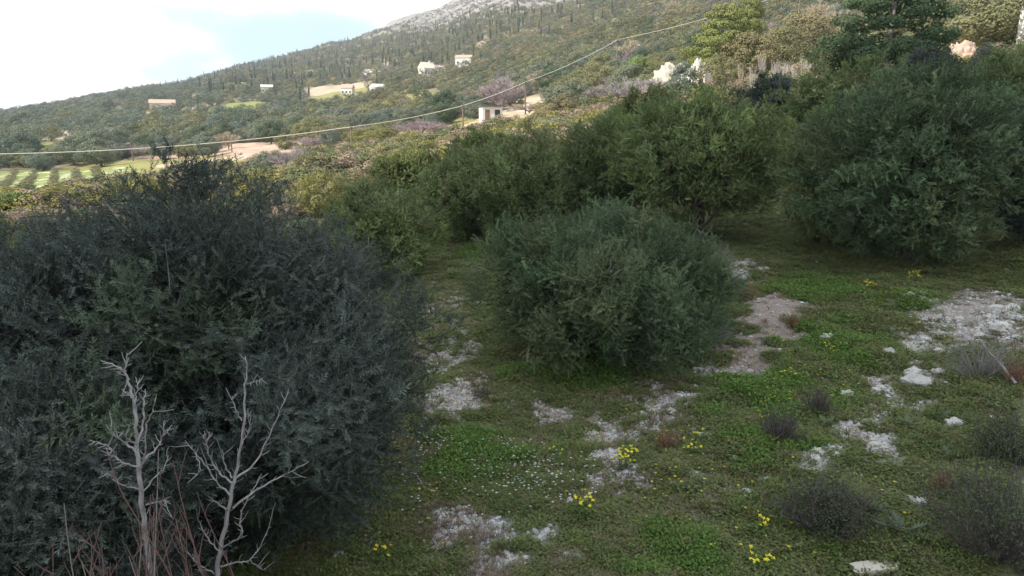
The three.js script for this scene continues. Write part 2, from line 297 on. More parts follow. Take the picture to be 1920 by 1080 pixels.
function crownLobes(g, w, h, low, n, lobe) { // clumps spread over a lopsided dome, low = where the skirt starts
  const out = [], cy = low + (h - low) * 0.48, ry = (h - low) * 0.5;
  for (let k = 0; k < n; k++) {
    const a = k * 2.39996 + rr(-0.3, 0.3, g), v = clamp(1 - 2 * (k + 0.5) / n + rr(-0.1, 0.1, g), -1, 1), s = Math.sqrt(1 - v * v), q = rr(0.62, 0.95, g) * (1 + 0.10 * Math.sin(a * 2 + n));
    if (n > 30 && g() < 0.1) continue;
    const rad = lobe * 0.84 * rr(0.6, 1.35, g), sk = v < 0 ? 1 + 0.1 * v : 1;
    out.push({ p: V(Math.cos(a) * s * w * 0.5 * q * sk, cy + v * ry * (v > 0 ? 0.82 : 0.80), Math.sin(a) * s * w * 0.5 * q * sk), r: rad });
  }
  return out;
}
function foliage(g, lobes, n, size, colours, opt = {}) { // tufts of shoots on the skin of the clumps
  const mats = [], cols = [], tot = lobes.reduce((a, l) => a + l.r * l.r, 0), c0 = lobes.reduce((a, l) => a.add(l.p), V(0, 0, 0)).multiplyScalar(1 / lobes.length), per = 16;
  for (const l of lobes) {
    const m = Math.max(3, Math.round(n * l.r * l.r / tot / per)), tone = colours[Math.floor(g() * colours.length)], lum = rr(0.85, 1.15, g);
    for (let k = 0; k < m; k++) {
      let d; do d = V(rr(-1, 1, g), rr(-1, 1, g), rr(-1, 1, g)); while (d.lengthSq() > 1 || d.lengthSq() < 0.02); d.normalize();
      const rad = l.r * lerp(0.5, 1.1, Math.pow(g(), 0.6)) * (1 + 0.2 * n3(d.x * 2 + l.p.x, d.y * 2 + l.p.y, d.z * 2 + l.p.z)), c = l.p.clone().add(V(d.x * rad, d.y * rad * 0.92, d.z * rad));
      const away = c.clone().sub(c0).normalize(), main = d.clone().multiplyScalar(0.5).addScaledVector(away, 0.35).add(V(rr(-0.5, 0.5, g), rr(-0.1, 0.8, g) + (opt.lift ?? 0), rr(-0.5, 0.5, g))).normalize(), tl = lum * rr(0.75, 1.25, g), big = rr(0.75, 1.25, g); if (g() < 0.07) c.addScaledVector(main, rr(0.1, 0.3, g) * size);
      for (let e = 0; e < per; e++) {
        const p = c.clone().add(V(rr(-1, 1, g), rr(-1, 1, g), rr(-1, 1, g)).multiplyScalar(0.2 * size * big)); if (p.y < 0.06) p.y = rr(0.05, 0.25, g);
        const dir = main.clone().add(V(rr(-1.15, 1.15, g), rr(-0.75, 0.95, g), rr(-1.15, 1.15, g))).normalize();
        const q = Q().setFromUnitVectors(UPV, dir).multiply(Q().setFromAxisAngle(UPV, g() * 6.283)), s = size * big * rr(0.55, 1.05, g) * (g() < 0.02 ? 1.5 : 1);
        mats.push(M4().compose(p.addScaledVector(dir, -0.1 * s), q, V(s, s, s)));
        const v = tl * rr(0.72, 1.28, g); cols.push(tint(tone[0] * v, tone[1] * v, tone[2] * v * rr(0.9, 1.1, g)));
      }
    }
  }
  const lo = lobes.reduce((a, l) => Math.min(a, l.p.y), 9), hi = lobes.reduce((a, l) => Math.max(a, l.p.y), 0), wd = lobes.reduce((a, l) => Math.max(a, Math.hypot(l.p.x, l.p.z)), 0);
  for (let k = 0; k < n * 0.16; k++) { // shoots inside the crown
    let d; do d = V(rr(-1, 1, g), rr(-1, 1, g), rr(-1, 1, g)); while (d.lengthSq() > 1);
    const q = Q().setFromEuler(new THREE.Euler(g() * 6.28, g() * 6.28, g() * 6.28)), sc = size * 1.5, t = colours[k % colours.length]; mats.push(M4().compose(V(d.x * wd * 0.72, (lo + hi) / 2 + d.y * (hi - lo) * 0.42, d.z * wd * 0.72), q, V(sc, sc, sc))); cols.push(tint(t[0], t[1], t[2]));
  }
  return [mats, cols];
}
const LEAFWHITE = new THREE.MeshPhysicalMaterial({ color: 0xffffff, roughness: 0.7, side: THREE.DoubleSide, transmission: 0.10, thickness: 0, specularIntensity: 0.25 });
function grovetree(name, label, category, px, r, top, widthPx, o = {}) {
  const g = seeded(o.seed ?? Math.round(px * 7 + r)), p = stand(px, r), h = yAt(px, top, r) - p.y, w = wide(px, r, widthPx), low = o.low ?? 0.35;
  const t = thing(name, label, category, p, 0, o.group);
  const lobes = crownLobes(g, w * (o.fat ?? 1), h, low, o.lobes ?? 34, (o.lobe ?? 0.26) * Math.min(w, h * 1.3) * 0.72), stems = o.stems ?? 4, bark = o.bark ?? BARK.dark;
  const trunk = new MB(), fork = V(rr(-0.1, 0.1, g), h * 0.07, rr(-0.1, 0.1, g));
  trunk.tube([V(0, -0.15, 0), V(0.02, h * 0.05, 0.01), fork.clone(), fork.clone().add(V(0.02, 0.1, 0))], w * 0.026 + 0.04, w * 0.02 + 0.03, 8); part('trunk', trunk.geo(), bark, t);
  for (let k = 0; k < stems + 3; k++) {
    const l = lobes[Math.floor((k + 0.5) / (stems + 3) * lobes.length)], m = new MB(), tip = l.p.clone().multiplyScalar(0.97);
    m.tube(bent(fork.clone().add(V(0, -0.08, 0)), tip, g, 0.16, 9), (w * 0.011 + 0.02) * rr(0.7, 1.3, g), 0.01, 6); part('limb', m.geo(), bark, t);
  }
  if (o.twigs) { // bare grey shoots among the leaves
    const m = new MB(true); for (let k = 0; k < o.twigs; k++) { const l = lobes[Math.floor(g() * lobes.length)], d = l.p.clone().sub(V(0, h * 0.4, 0)).normalize().add(V(rr(-0.6, 0.6, g), rr(0, 0.7, g), rr(-0.6, 0.6, g))).normalize(), a = l.p.clone().addScaledVector(d, l.r * 0.5); m.tube(bent(a, a.clone().addScaledVector(d, l.r * rr(0.5, 0.95, g)), g, 0.12, 4), 0.008, 0.003, 3); }
    part('bare_twigs', m.geo(), BARK.pale, t, 'stuff');
  }
  const [mats, cols] = foliage(g, lobes, o.n ?? 3000, o.size ?? 1, o.colours, o), c = new THREE.InstancedMesh(SPRIGS[o.sprig ?? 'mid'], LEAFWHITE, mats.length);
  mats.forEach((m, k) => { c.setMatrixAt(k, m); c.setColorAt(k, cols[k]); }); c.name = 'crown'; c.userData.kind = 'stuff'; c.castShadow = c.receiveShadow = true; t.add(c);
  return t;
}
const BLUEGREY = [[0.082, 0.103, 0.088], [0.071, 0.091, 0.075], [0.097, 0.115, 0.101], [0.076, 0.103, 0.066]];
const TEAL = [[0.109, 0.166, 0.083], [0.129, 0.181, 0.093], [0.099, 0.142, 0.071], [0.14, 0.178, 0.087]];
const MIDGREEN = [[0.167, 0.217, 0.086], [0.189, 0.247, 0.09], [0.147, 0.189, 0.079], [0.205, 0.231, 0.104]];
const GREEN = [[0.139, 0.172, 0.059], [0.159, 0.186, 0.068], [0.121, 0.147, 0.057]];

grovetree('olive_tree', 'huge blue-grey olive tree filling the left foreground behind the bare saplings', 'olive tree', 352, 10.6, 338, 850, { n: 36975, sprig: 'fine', size: 1, lobes: 88, lobe: 0.19, low: 0.1, colours: BLUEGREY, stems: 6, twigs: 40, group: 'olive trees around the clearing' });
grovetree('olive_tree', 'olive boughs at the left edge, merging into the huge left tree', 'olive tree', 62, 10.2, 418, 560, { n: 15950, sprig: 'fine', lobes: 48, lobe: 0.23, low: 0.1, colours: BLUEGREY, group: 'olive trees around the clearing' });
grovetree('olive_tree', 'leafy olive boughs in the bottom left corner, nearest of all', 'olive tree', 10, 7.4, 690, 420, { n: 13050, sprig: 'fine', lobes: 40, lobe: 0.25, low: 0.1, colours: BLUEGREY, group: 'olive trees around the clearing' });
grovetree('olive_bush', 'bushy round olive in the middle of the clearing, leaves down to the grass', 'olive bush', 1145, 17.2, 400, 525, { n: 19720, sprig: 'fine', size: 1.1, lobes: 62, lobe: 0.21, low: 0.0, colours: TEAL, stems: 5, twigs: 50, group: 'olive trees around the clearing' });
grovetree('olive_tree', 'dark rounded olive between the huge left tree and the clearing', 'olive tree', 714, 28.6, 350, 222, { n: 10353, sprig: 'mid', lobes: 48, lobe: 0.23, low: 0.1, colours: MIDGREEN, group: 'olive trees around the clearing' });
grovetree('olive_tree', 'olive at the back of the clearing, first of the long row', 'olive tree', 865, 36.5, 285, 170, { n: 8874, sprig: 'mid', size: 1.15, lobes: 43, low: 0.3, colours: MIDGREEN, group: 'olive trees around the clearing' });
grovetree('olive_tree', 'broad olive directly behind the middle bush, left of the dark trunk gap', 'olive tree', 990, 33.5, 255, 240, { n: 12325, sprig: 'mid', size: 1.1, lobes: 52, lobe: 0.23, low: 0.1, colours: MIDGREEN, group: 'olive trees around the clearing' });
grovetree('olive_tree', 'olive with bare stems showing low down, behind the middle bush', 'olive tree', 1150, 35.5, 222, 190, { n: 9860, sprig: 'mid', size: 1.15, lobes: 45, low: 1.0, colours: MIDGREEN, stems: 8, group: 'olive trees around the clearing' });
grovetree('olive_tree', 'tall olive with a dark hollow under its crown and leaning stems', 'olive tree', 1325, 31.5, 175, 300, { n: 16022, sprig: 'mid', size: 1.1, lobes: 64, lobe: 0.22, low: 1.3, colours: MIDGREEN, stems: 9, group: 'olive trees around the clearing' });
grovetree('olive_tree', 'left half of the big double olive on the right side', 'olive tree', 1588, 28.5, 200, 240, { n: 13557, sprig: 'mid', size: 1.05, lobes: 55, lobe: 0.23, low: 0.3, colours: MIDGREEN, stems: 6, group: 'olive trees around the clearing' });
grovetree('olive_tree', 'big dense olive on the right, its dark skirt nearly touching the grass', 'olive tree', 1730, 26.0, 136, 350, { n: 19720, sprig: 'mid', size: 1.0, lobes: 72, lobe: 0.21, low: 0.35, colours: TEAL, stems: 6, group: 'olive trees around the clearing' });
grovetree('olive_tree', 'olive behind the big double olive, below the dark pine', 'olive tree', 1580, 46, 118, 220, { n: 10353, sprig: 'coarse', size: 1, lobes: 48, low: 0.4, colours: MIDGREEN, group: 'olive trees around the clearing' });
grovetree('olive_tree', 'narrow olive standing right of the dark pine', 'olive tree', 1730, 52, 84, 96, { n: 4437, sprig: 'coarse', lobes: 26, low: 0.4, colours: BLUEGREY, group: 'olive trees around the clearing' });
grovetree('olive_tree', 'olive at the right edge beside the big dense one', 'olive tree', 1880, 36, 96, 190, { n: 11092, sprig: 'mid', size: 1.2, lobes: 48, low: 0.4, colours: MIDGREEN, group: 'olive trees around the clearing' });
grovetree('olive_tree', 'olive cut by the right picture edge, lowest of those on the right', 'olive tree', 1960, 29, 175, 180, { n: 7395, sprig: 'mid', size: 1.1, lobes: 36, low: 0.4, colours: BLUEGREY, group: 'olive trees around the clearing' });
grovetree('olive_tree', 'bluish low olive in shade in front of the white bare poplars', 'olive tree', 1450, 52, 138, 130, { n: 4683, sprig: 'coarse', lobes: 28, low: 0.3, colours: BLUEGREY, group: 'olive trees around the clearing' });
grovetree('olive_tree', 'fresh green olive behind the row, left of the tall olive', 'olive tree', 1210, 47, 178, 150, { n: 6409, sprig: 'coarse', lobes: 36, low: 0.4, colours: GREEN, group: 'olive trees around the clearing' });
grovetree('olive_tree', 'fresh green olive behind the row, above the first olive of the row', 'olive tree', 905, 49, 256, 160, { n: 6409, sprig: 'coarse', lobes: 36, low: 0.4, colours: GREEN, group: 'olive trees around the clearing' });
grovetree('olive_tree', 'fresh green olive at the back, between the scrub and the row', 'olive tree', 780, 50, 292, 140, { n: 5669, sprig: 'coarse', lobes: 33, low: 0.4, colours: GREEN, group: 'olive trees around the clearing' });
grovetree('olive_tree', 'dark low tree at the left picture edge below the striped field', 'tree', 5, 58, 380, 80, { n: 3204, sprig: 'coarse', lobes: 24, low: 1.2, colours: MIDGREEN });
console.log('grove');
// ---------------------------------------------------------------- trees and shrubs farther off: one of each kind, then copies
function leafCloud(g, lobes, n, size, opt = {}) { // leaf clumps as small bent faces through the outer part of each lobe
  const m = new MB(), tot = lobes.reduce((a, l) => a + l.r * l.r, 0);
  for (const l of lobes) for (let k = Math.round(n * l.r * l.r / tot); k > 0; k--) {
    let d; do d = V(rr(-1, 1, g), rr(-1, 1, g), rr(-1, 1, g)); while (d.lengthSq() > 1 || d.lengthSq() < 0.03); d.normalize();
    const q = lerp(0.55, 1.04, Math.sqrt(g())), p = l.p.clone().add(V(d.x * l.r * q, d.y * l.r * q * (opt.flat ?? 0.85), d.z * l.r * q));
    const nrm = d.clone().addScaledVector(V(p.x, p.y - 0.35, p.z).normalize(), opt.whole ?? 0.9).add(V(rr(-0.7, 0.7, g), rr(-0.5, 0.7, g), rr(-0.7, 0.7, g))).normalize(), u = V(rr(-1, 1, g), rr(-1, 1, g), rr(-1, 1, g)).cross(nrm).normalize(), w = nrm.clone().cross(u), s = size * rr(0.55, 1.3, g);
    const a = p.clone().addScaledVector(u, s * 0.6), b = p.clone().addScaledVector(w, s * 0.42).addScaledVector(nrm, s * 0.16), c = p.clone().addScaledVector(u, -s * 0.6), e = p.clone().addScaledVector(w, -s * 0.42).addScaledVector(nrm, -s * 0.1);
    m.quad(a.toArray(), b.toArray(), c.toArray(), e.toArray());
  }
  return m.geo();
}
function unitLobes(g, n, r, low = 0.1) { return crownLobes(g, 1, 1, low, n, r); }
function twigCloud(g, limbs, twigs, spread = 0.5, thick = 1) { // a leafless crown: limbs that fork into many fine twigs
  const wood = new MB(), fine = new MB(), ends = [];
  wood.tube([V(0, -0.03, 0), V(0.01, 0.1, 0), V(0, 0.24, 0.01)], 0.03 * thick, 0.022 * thick, 6);
  for (let k = 0; k < limbs; k++) { const a = k * 2.4 + rr(-0.3, 0.3, g), s = spread * Math.sqrt((k + 0.5) / limbs), tip = V(Math.cos(a) * s, rr(0.62, 0.9, g) * (1 - 0.35 * s / 0.5), Math.sin(a) * s), pts = bent(V(0, rr(0.1, 0.22, g), 0), tip, g, 0.08, 5); wood.tube(pts, 0.012 * thick, 0.004 * thick, 4); ends.push(...pts.slice(2)); }
  for (let k = 0; k < twigs; k++) {
    const p = ends[Math.floor(g() * ends.length)], out = p.clone().sub(V(0, 0.25, 0)).normalize(), d = out.add(V(rr(-0.7, 0.7, g), rr(-0.2, 0.8, g), rr(-0.7, 0.7, g))).normalize(), L = rr(0.09, 0.24, g), t = p.clone().addScaledVector(d, L), sd = V(rr(-1, 1, g), rr(-1, 1, g), rr(-1, 1, g)).cross(d).normalize().multiplyScalar(0.0042 * thick);
    fine.tri(p.clone().add(sd).toArray(), p.clone().sub(sd).toArray(), t.toArray());
    const h = p.clone().lerp(t, rr(0.3, 0.7, g)), d2 = d.clone().add(V(rr(-0.8, 0.8, g), rr(-0.3, 0.7, g), rr(-0.8, 0.8, g))).normalize(); fine.tri(h.clone().add(sd).toArray(), h.clone().sub(sd).toArray(), h.clone().addScaledVector(d2, L * 0.6).toArray());
  }
  return [wood.geo(), fine.geo()];
}
const gp = seeded(301);
const stemGeo = (h = 0.4, r = 0.035) => { const m = new MB(); m.tube([V(0, -0.06, 0), V(0.01, h * 0.5, 0), V(0, h, 0.01)], r, r * 0.6, 6); return m.geo(); };
const SHORT = stemGeo(0.35), TALL = stemGeo(0.8, 0.02);
const PROTO = {
  oliveFar: [0, 1, 2].map(() => ({ trunk: SHORT, crown: leafCloud(gp, unitLobes(gp, 13, 0.24, 0.12), 1300, 0.052) })),
  scrubFar: [0, 1, 2].map(() => ({ trunk: SHORT, crown: leafCloud(gp, unitLobes(gp, 16, 0.2, 0.02), 1300, 0.05) })),
  oliveMid: [0, 1, 2].map(() => ({ trunk: SHORT, crown: leafCloud(gp, unitLobes(gp, 36, 0.17, 0.1), 9000, 0.027) })),
  scrubMid: [0, 1, 2].map(() => ({ trunk: SHORT, crown: leafCloud(gp, unitLobes(gp, 42, 0.15, 0.0), 9000, 0.026) })),
  cypress: [0, 1].map(() => { const l = []; for (let k = 0; k < 12; k++) { const t = (k + 0.5) / 12; l.push({ p: V(rr(-0.08, 0.08, gp), 0.06 + 0.9 * t, rr(-0.08, 0.08, gp)), r: 0.36 * Math.pow(Math.sin(Math.PI * Math.min(0.97, t * 0.82 + 0.15)), 0.8) }); } return { trunk: TALL, crown: leafCloud(gp, l.map((q) => ({ p: q.p, r: q.r })), 520, 0.11, { flat: 0.35 }) }; }),
  pine: [0, 1].map(() => { const l = []; for (let k = 0; k < 42; k++) { const t = k / 41, a = k * 2.4, s = (0.44 - 0.30 * t * t) * rr(0.45, 1, gp); l.push({ p: V(Math.cos(a) * s, 0.2 + 0.74 * t + rr(-0.03, 0.03, gp), Math.sin(a) * s), r: rr(0.1, 0.16, gp) * (1.1 - 0.4 * t) }); } return { trunk: TALL, crown: leafCloud(gp, l, 20000, 0.019, { flat: 0.5, whole: 0.3 }) }; }),
};
const BARE = [0, 1, 2].map(() => twigCloud(gp, 22, 2200)), BARETALL = [0, 1].map(() => twigCloud(gp, 9, 260, 0.22, 0.8)), BUSHBARE = [0, 1].map(() => twigCloud(gp, 30, 2400, 0.5, 0.7));
const TONES = {
  greygreen: leafy(0.165, 0.189, 0.129), bluegreen: leafy(0.129, 0.162, 0.124), dark: leafy(0.079, 0.112, 0.060), brown: leafy(0.218, 0.191, 0.101), olivebrown: leafy(0.191, 0.191, 0.093),
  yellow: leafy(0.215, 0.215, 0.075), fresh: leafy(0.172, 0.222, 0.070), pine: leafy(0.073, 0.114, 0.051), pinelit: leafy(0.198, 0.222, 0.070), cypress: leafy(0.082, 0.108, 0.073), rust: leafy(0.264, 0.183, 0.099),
};
const TWIGS = { lilac: std(0.30, 0.25, 0.26), red: std(0.34, 0.24, 0.19), grey: std(0.34, 0.31, 0.30), white: std(0.40, 0.37, 0.34), tan: std(0.40, 0.33, 0.24) };
const twin = (m) => { if (!m.__d) { m.side = THREE.DoubleSide; m.__d = 1; } return m; }; Object.values(TWIGS).forEach((m) => { m.side = THREE.DoubleSide; });
function leafyThing(name, label, category, kind, tone, p, w, h, turn, group, d) {
  const list = PROTO[kind], q = list[Math.abs(Math.round(p.x * 13 + p.z * 7)) % list.length], t = thing(name, label, category, p, turn, group);
  t.scale.set(w, h, d ?? w); part('trunk', q.trunk, BARK.grey, t); part('crown', q.crown, TONES[tone], t, 'stuff'); return t;
}
function bareThing(name, label, category, list, tone, p, w, h, turn, group) {
  const q = list[Math.abs(Math.round(p.x * 13 + p.z * 7)) % list.length], t = thing(name, label, category, p, turn, group); t.scale.set(w, h, w);
  part('trunk', q[0], TWIGS[tone], t); part('twigs', q[1], TWIGS[tone], t, 'stuff'); return t;
}
// [bearing px, range, top row, width px, kind, tone, name, label]
const MIDLIST = [
  [597, 45, 318, 95, 'scrubMid', 'yellow', 'shrub', 'bright yellow-green shrub just behind the huge left olive'],
  [575, 60, 283, 90, 'oliveMid', 'olivebrown', 'shrub', 'tall green-brown shrub left of the bright yellow one'],
  [620, 62, 284, 60, 'scrubMid', 'fresh', 'shrub', 'upright green shrub behind the bright yellow shrub'],
  [660, 52, 318, 110, 'scrubMid', 'brown', 'shrub', 'brownish shrub above the dark rounded olive'],
  [735, 66, 270, 90, 'scrubMid', 'olivebrown', 'shrub', 'olive-brown shrub behind the fresh green olives'],
  [790, 70, 258, 80, 'scrubMid', 'yellow', 'shrub', 'yellowish shrub below the pale hillside track'],
  [845, 74, 250, 70, 'scrubMid', 'brown', 'shrub', 'brown shrub directly below the terraced slope'],
  [700, 130, 236, 90, 'scrubMid', 'yellow', 'shrub', 'sunlit yellow shrub beside the wooden pole under the cable'],
  [955, 70, 244, 80, 'scrubMid', 'fresh', 'shrub', 'light green shrub below the white hut'],
  [1005, 66, 240, 90, 'scrubMid', 'olivebrown', 'shrub', 'dull green shrub below the leafless thicket'],
  [1060, 78, 216, 100, 'oliveMid', 'greygreen', 'shrub', 'pale grey-green shrub left of the small palm'],
  [1105, 70, 222, 80, 'scrubMid', 'olivebrown', 'shrub', 'dull shrub right of the small palm'],
  [1066, 122, 140, 84, 'oliveMid', 'olivebrown', 'tree', 'dense brown-green tree right of the large leafless tree'],
  [1075, 105, 150, 100, 'oliveMid', 'greygreen', 'tree', 'dense grey-green tree right of the pale footpath'],
  [1110, 130, 118, 110, 'oliveMid', 'olivebrown', 'tree', 'broad evergreen tree under the cable bend'],
  [1150, 100, 158, 70, 'oliveMid', 'dark', 'tree', 'dark evergreen tree above the pinkish thicket'],
  [1275, 92, 118, 60, 'oliveMid', 'bluegreen', 'tree', 'blue-green tree between the two white banks'],
  [1330, 70, 160, 90, 'scrubMid', 'yellow', 'shrub', 'yellow-green shrub peeping over the tall olive'],
  [1195, 118, 104, 80, 'scrubMid', 'fresh', 'tree', 'sunlit yellowish tree below the orange earth patch'],
  [1400, 104, 62, 110, 'oliveMid', 'brown', 'tree', 'brown-grey evergreen right of the sunlit pine'],
  [1460, 118, 48, 110, 'oliveMid', 'olivebrown', 'tree', 'olive-brown evergreen above the white bare poplars'],
  [1500, 130, 16, 110, 'oliveMid', 'brown', 'tree', 'brownish tree left of the dark pine'],
  [1340, 92, 100, 90, 'scrubMid', 'olivebrown', 'shrub', 'dull shrub at the foot of the sunlit pine'],
  [1830, 104, -30, 170, 'oliveMid', 'olivebrown', 'tree', 'large sunlit evergreen at the upper right'],
  [1890, 118, 10, 110, 'oliveMid', 'fresh', 'tree', 'sunlit tree cut by the right edge at the top'],
  [1775, 112, 6, 70, 'oliveMid', 'greygreen', 'tree', 'pale evergreen between the dark pine and the large sunlit one'],
  [1830, 66, 84, 60, 'oliveMid', 'bluegreen', 'shrub', 'small blue-green tree in front of the sunlit yellow grass'],
  [240, 66, 336, 100, 'oliveMid', 'fresh', 'shrub', 'green bush behind the huge left olive, beside the field'],
  [385, 84, 300, 75, 'oliveMid', 'olivebrown', 'shrub', 'brown-green bush below the pinkish dirt field'],
  [330, 74, 322, 70, 'oliveMid', 'bluegreen', 'shrub', 'blue-green bush over the top of the huge left olive'],
  [490, 82, 284, 60, 'scrubMid', 'greygreen', 'shrub', 'grey-green bush at the right end of the dirt field'],
  [966, 178, 176, 36, 'oliveMid', 'dark', 'shrub', 'dark bush touching the white hut'],
  [835, 168, 196, 60, 'oliveMid', 'dark', 'tree', 'dark green tree with a shaded trunk left of the yellow terrace'],
];
for (const [px, r, top, w, kind, tone, name, label] of MIDLIST) { const p = stand(px, r); leafyThing(name, label, name, kind, tone, p, wide(px, r, w), Math.max(1.2, yAt(px, top, r) - p.y), R() * 6.28, 'sunlit scrub and trees behind the grove'); }
const BARELIST = [
  [940, 172, 138, 84, BARE, 'lilac', 'bare_tree', 'large round leafless tree on the slope above the white hut'],
  [992, 150, 190, 86, BUSHBARE, 'tan', 'bare_thicket', 'wide leafless thicket right of the white hut'],
  [790, 128, 222, 110, BUSHBARE, 'lilac', 'bare_thicket', 'leafless lilac-grey thicket below the yellow terrace'],
  [545, 76, 270, 90, BUSHBARE, 'lilac', 'bare_thicket', 'lilac-grey leafless bush right of the dirt field'],
  [640, 58, 306, 110, BUSHBARE, 'red', 'bare_thicket', 'reddish leafless bush above the dark rounded olive'],
  [700, 60, 290, 80, BUSHBARE, 'red', 'bare_thicket', 'second reddish leafless bush, right of the yellow shrub'],
  [880, 82, 240, 70, BUSHBARE, 'red', 'bare_thicket', 'pinkish leafless bush below the white hut'],
  [1128, 82, 190, 76, BUSHBARE, 'red', 'bare_thicket', 'pinkish leafless bush behind the small palm'],
  [1170, 96, 142, 90, BUSHBARE, 'grey', 'bare_thicket', 'grey leafless thicket left of the white banks'],
  [1215, 102, 138, 80, BARE, 'grey', 'bare_tree', 'pale grey leafless tree in front of the white bank'],
  [1075, 62, 236, 70, BUSHBARE, 'lilac', 'bare_thicket', 'dark lilac leafless bush over the olive row'],
  [270, 74, 330, 50, BUSHBARE, 'red', 'bare_thicket', 'reddish leafless bush beside the striped field'],
  [230, 190, 268, 110, BUSHBARE, 'lilac', 'bare_thicket', 'long leafless thicket left of the dirt field'],
  [300, 205, 266, 90, BUSHBARE, 'tan', 'bare_thicket', 'tan leafless thicket at the upper edge of the dirt field'],
  [590, 150, 255, 90, BUSHBARE, 'lilac', 'bare_thicket', 'low lilac thicket left of the wooden pole'],
  [1510, 150, 30, 60, BARE, 'lilac', 'bare_tree', 'lilac leafless tree left of the dark pine top'],
];
for (const [px, r, top, w, list, tone, name, label] of BARELIST) { const p = stand(px, r); bareThing(name, label, name === 'bare_tree' ? 'tree' : 'thicket', list, tone, p, wide(px, r, w), Math.max(1.2, yAt(px, top, r) - p.y), R() * 6.28); }
for (let k = 0; k < 9; k++) { const px = 1410 + k * 15 + rr(-5, 5), r = 84 + rr(-4, 4), p = stand(px, r); bareThing('bare_poplar', 'slender whitish leafless poplar in the row left of the dark pine', 'poplar', BARETALL, 'white', p, rr(1.6, 2.6), yAt(px, rr(96, 128), r) - p.y, R() * 6.28, 'row of whitish bare poplars'); }
for (let k = 0; k < 6; k++) { const px = 1325 + k * 15 + rr(-5, 5), r = 92 + rr(-4, 4), p = stand(px, r); bareThing('bare_poplar', 'thin leafless poplar in the sparser row right of the white bank', 'poplar', BARETALL, 'tan', p, rr(1.4, 2.2), yAt(px, rr(112, 140), r) - p.y, R() * 6.28, 'sparser row of bare poplars'); }
for (const [px, r, top, w, tone, label] of [[1650, 74, -60, 265, 'pine', 'big dark pine rising out of the top edge at the right'], [1350, 108, 6, 150, 'pinelit', 'sunlit yellow-green pine left of the brown evergreen'], [1395, 122, -20, 70, 'pinelit', 'narrow sunlit pine reaching the top edge']]) { const p = stand(px, r); leafyThing('pine_tree', label, 'pine', 'pine', tone, p, wide(px, r, w), yAt(px, top, r) - p.y, 1, null); }
{ // small palm
  const p = stand(1078, 66), h = yAt(1078, 240, 66) - p.y, t = thing('palm', 'small palm with arching pale fronds among the sunlit shrubs', 'palm', p), g = seeded(8), tr = new MB(); tr.tube([V(0, -0.1, 0), V(0, h * 0.5, 0), V(0, h * 0.8, 0)], 0.22, 0.18, 8); part('trunk', tr.geo(), BARK.wood, t);
  for (let k = 0; k < 22; k++) { const m = new MB(), a = k * 2.4, lift = 1 - k / 26, L = 2.2, pt = (s) => V(Math.cos(a) * L * s * (1 - 0.3 * lift), h * 0.78 + L * (lift * 1.1 * s - 0.75 * s * s), Math.sin(a) * L * s * (1 - 0.3 * lift)), sd = V(-Math.sin(a), 0, Math.cos(a)); for (let q = 1; q < 14; q++) { const s = q / 14, c = pt(s), e = pt(Math.min(1, s + 0.12)); for (const z of [-1, 1]) m.tri(c.toArray(), c.clone().add(V(0, 0.05, 0)).toArray(), e.clone().addScaledVector(sd, z * 0.32 * (1 - s * 0.6)).add(V(0, -0.08, 0)).toArray()); } part('frond', m.geo(), TONES.greygreen, t); }
}

// ---------------------------------------------------------------- houses, hut, walls, poles, cable, field rows
const WALL = std(0.62, 0.59, 0.54), CREAM = std(0.66, 0.56, 0.44), ROOF = std(0.45, 0.30, 0.24), DARKROOF = std(0.07, 0.085, 0.09), PANE = std(0.03, 0.035, 0.04, 0.2), WOODM = std(0.17, 0.12, 0.085), STONE = std(0.55, 0.51, 0.44);
function house(name, label, px, r, w, h, d, roofH, o = {}) {
  const p = stand(px, r), t = thing(name, label, o.cat ?? 'house', p, (o.turn ?? 0) - azOf(px)), wall = new MB();
  wall.box(-w / 2, -2, -d / 2, w / 2, h, d / 2); const wl = part('wall', wall.geo(true), o.wall ?? WALL, t), rf = new MB(), e = 0.35;
  if (roofH > 0) { const A = [-w / 2 - e, h, d / 2 + e], B = [w / 2 + e, h, d / 2 + e], C = [w / 2 + e, h, -d / 2 - e], D = [-w / 2 - e, h, -d / 2 - e], k = o.hip ? w * 0.3 : 0, P = [-w / 2 - e + k, h + roofH, 0], S = [w / 2 + e - k, h + roofH, 0]; rf.quad(A, B, S, P); rf.quad(C, D, P, S); rf.tri(B, C, S); rf.tri(D, A, P); rf.quad(D, C, B, A); }
  else rf.box(-w / 2 - e, h + 0.003, -d / 2 - e, w / 2 + e, h + 0.25, d / 2 + e);
  const roof = part('roof', rf.geo(true), o.roof ?? ROOF, t);
  if (o.chimney) { const c = new MB(); c.box(w * 0.2, h, -0.4, w * 0.2 + 0.8, h + roofH + 1.0, 0.4); part('chimney', c.geo(true), WALL, roof); }
  const n = o.windows ?? 3; for (let k = 0; k < n; k++) { const x = -w / 2 + w * (k + 0.5) / n, m = new MB(), dr = o.door === k; m.box(x - (dr ? 0.5 : 0.55), dr ? 0.05 : 1.0, d / 2, x + (dr ? 0.5 : 0.55), dr ? 2.1 : 2.1, d / 2 + 0.05); part(dr ? 'door' : 'window', m.geo(true), dr ? WOODM : PANE, t); if (h > 5) { const u = new MB(); u.box(x - 0.5, 3.8, d / 2, x + 0.5, 5.0, d / 2 + 0.05); part('window', u.geo(true), PANE, t); } }
  return t;
}
house('hut', 'small white hut with a dark flat roof on the terrace below the leafless tree', 920, 150, 4.2, 2.7, 3, 0, { cat: 'hut', roof: DARKROOF, windows: 2, door: 0, turn: 0.25 });
house('house', 'white house with a dark veranda band among olives at the left', 379, 350, 7.6, 2.8, 6, 0, { roof: WALL, windows: 3, turn: 0.2 });
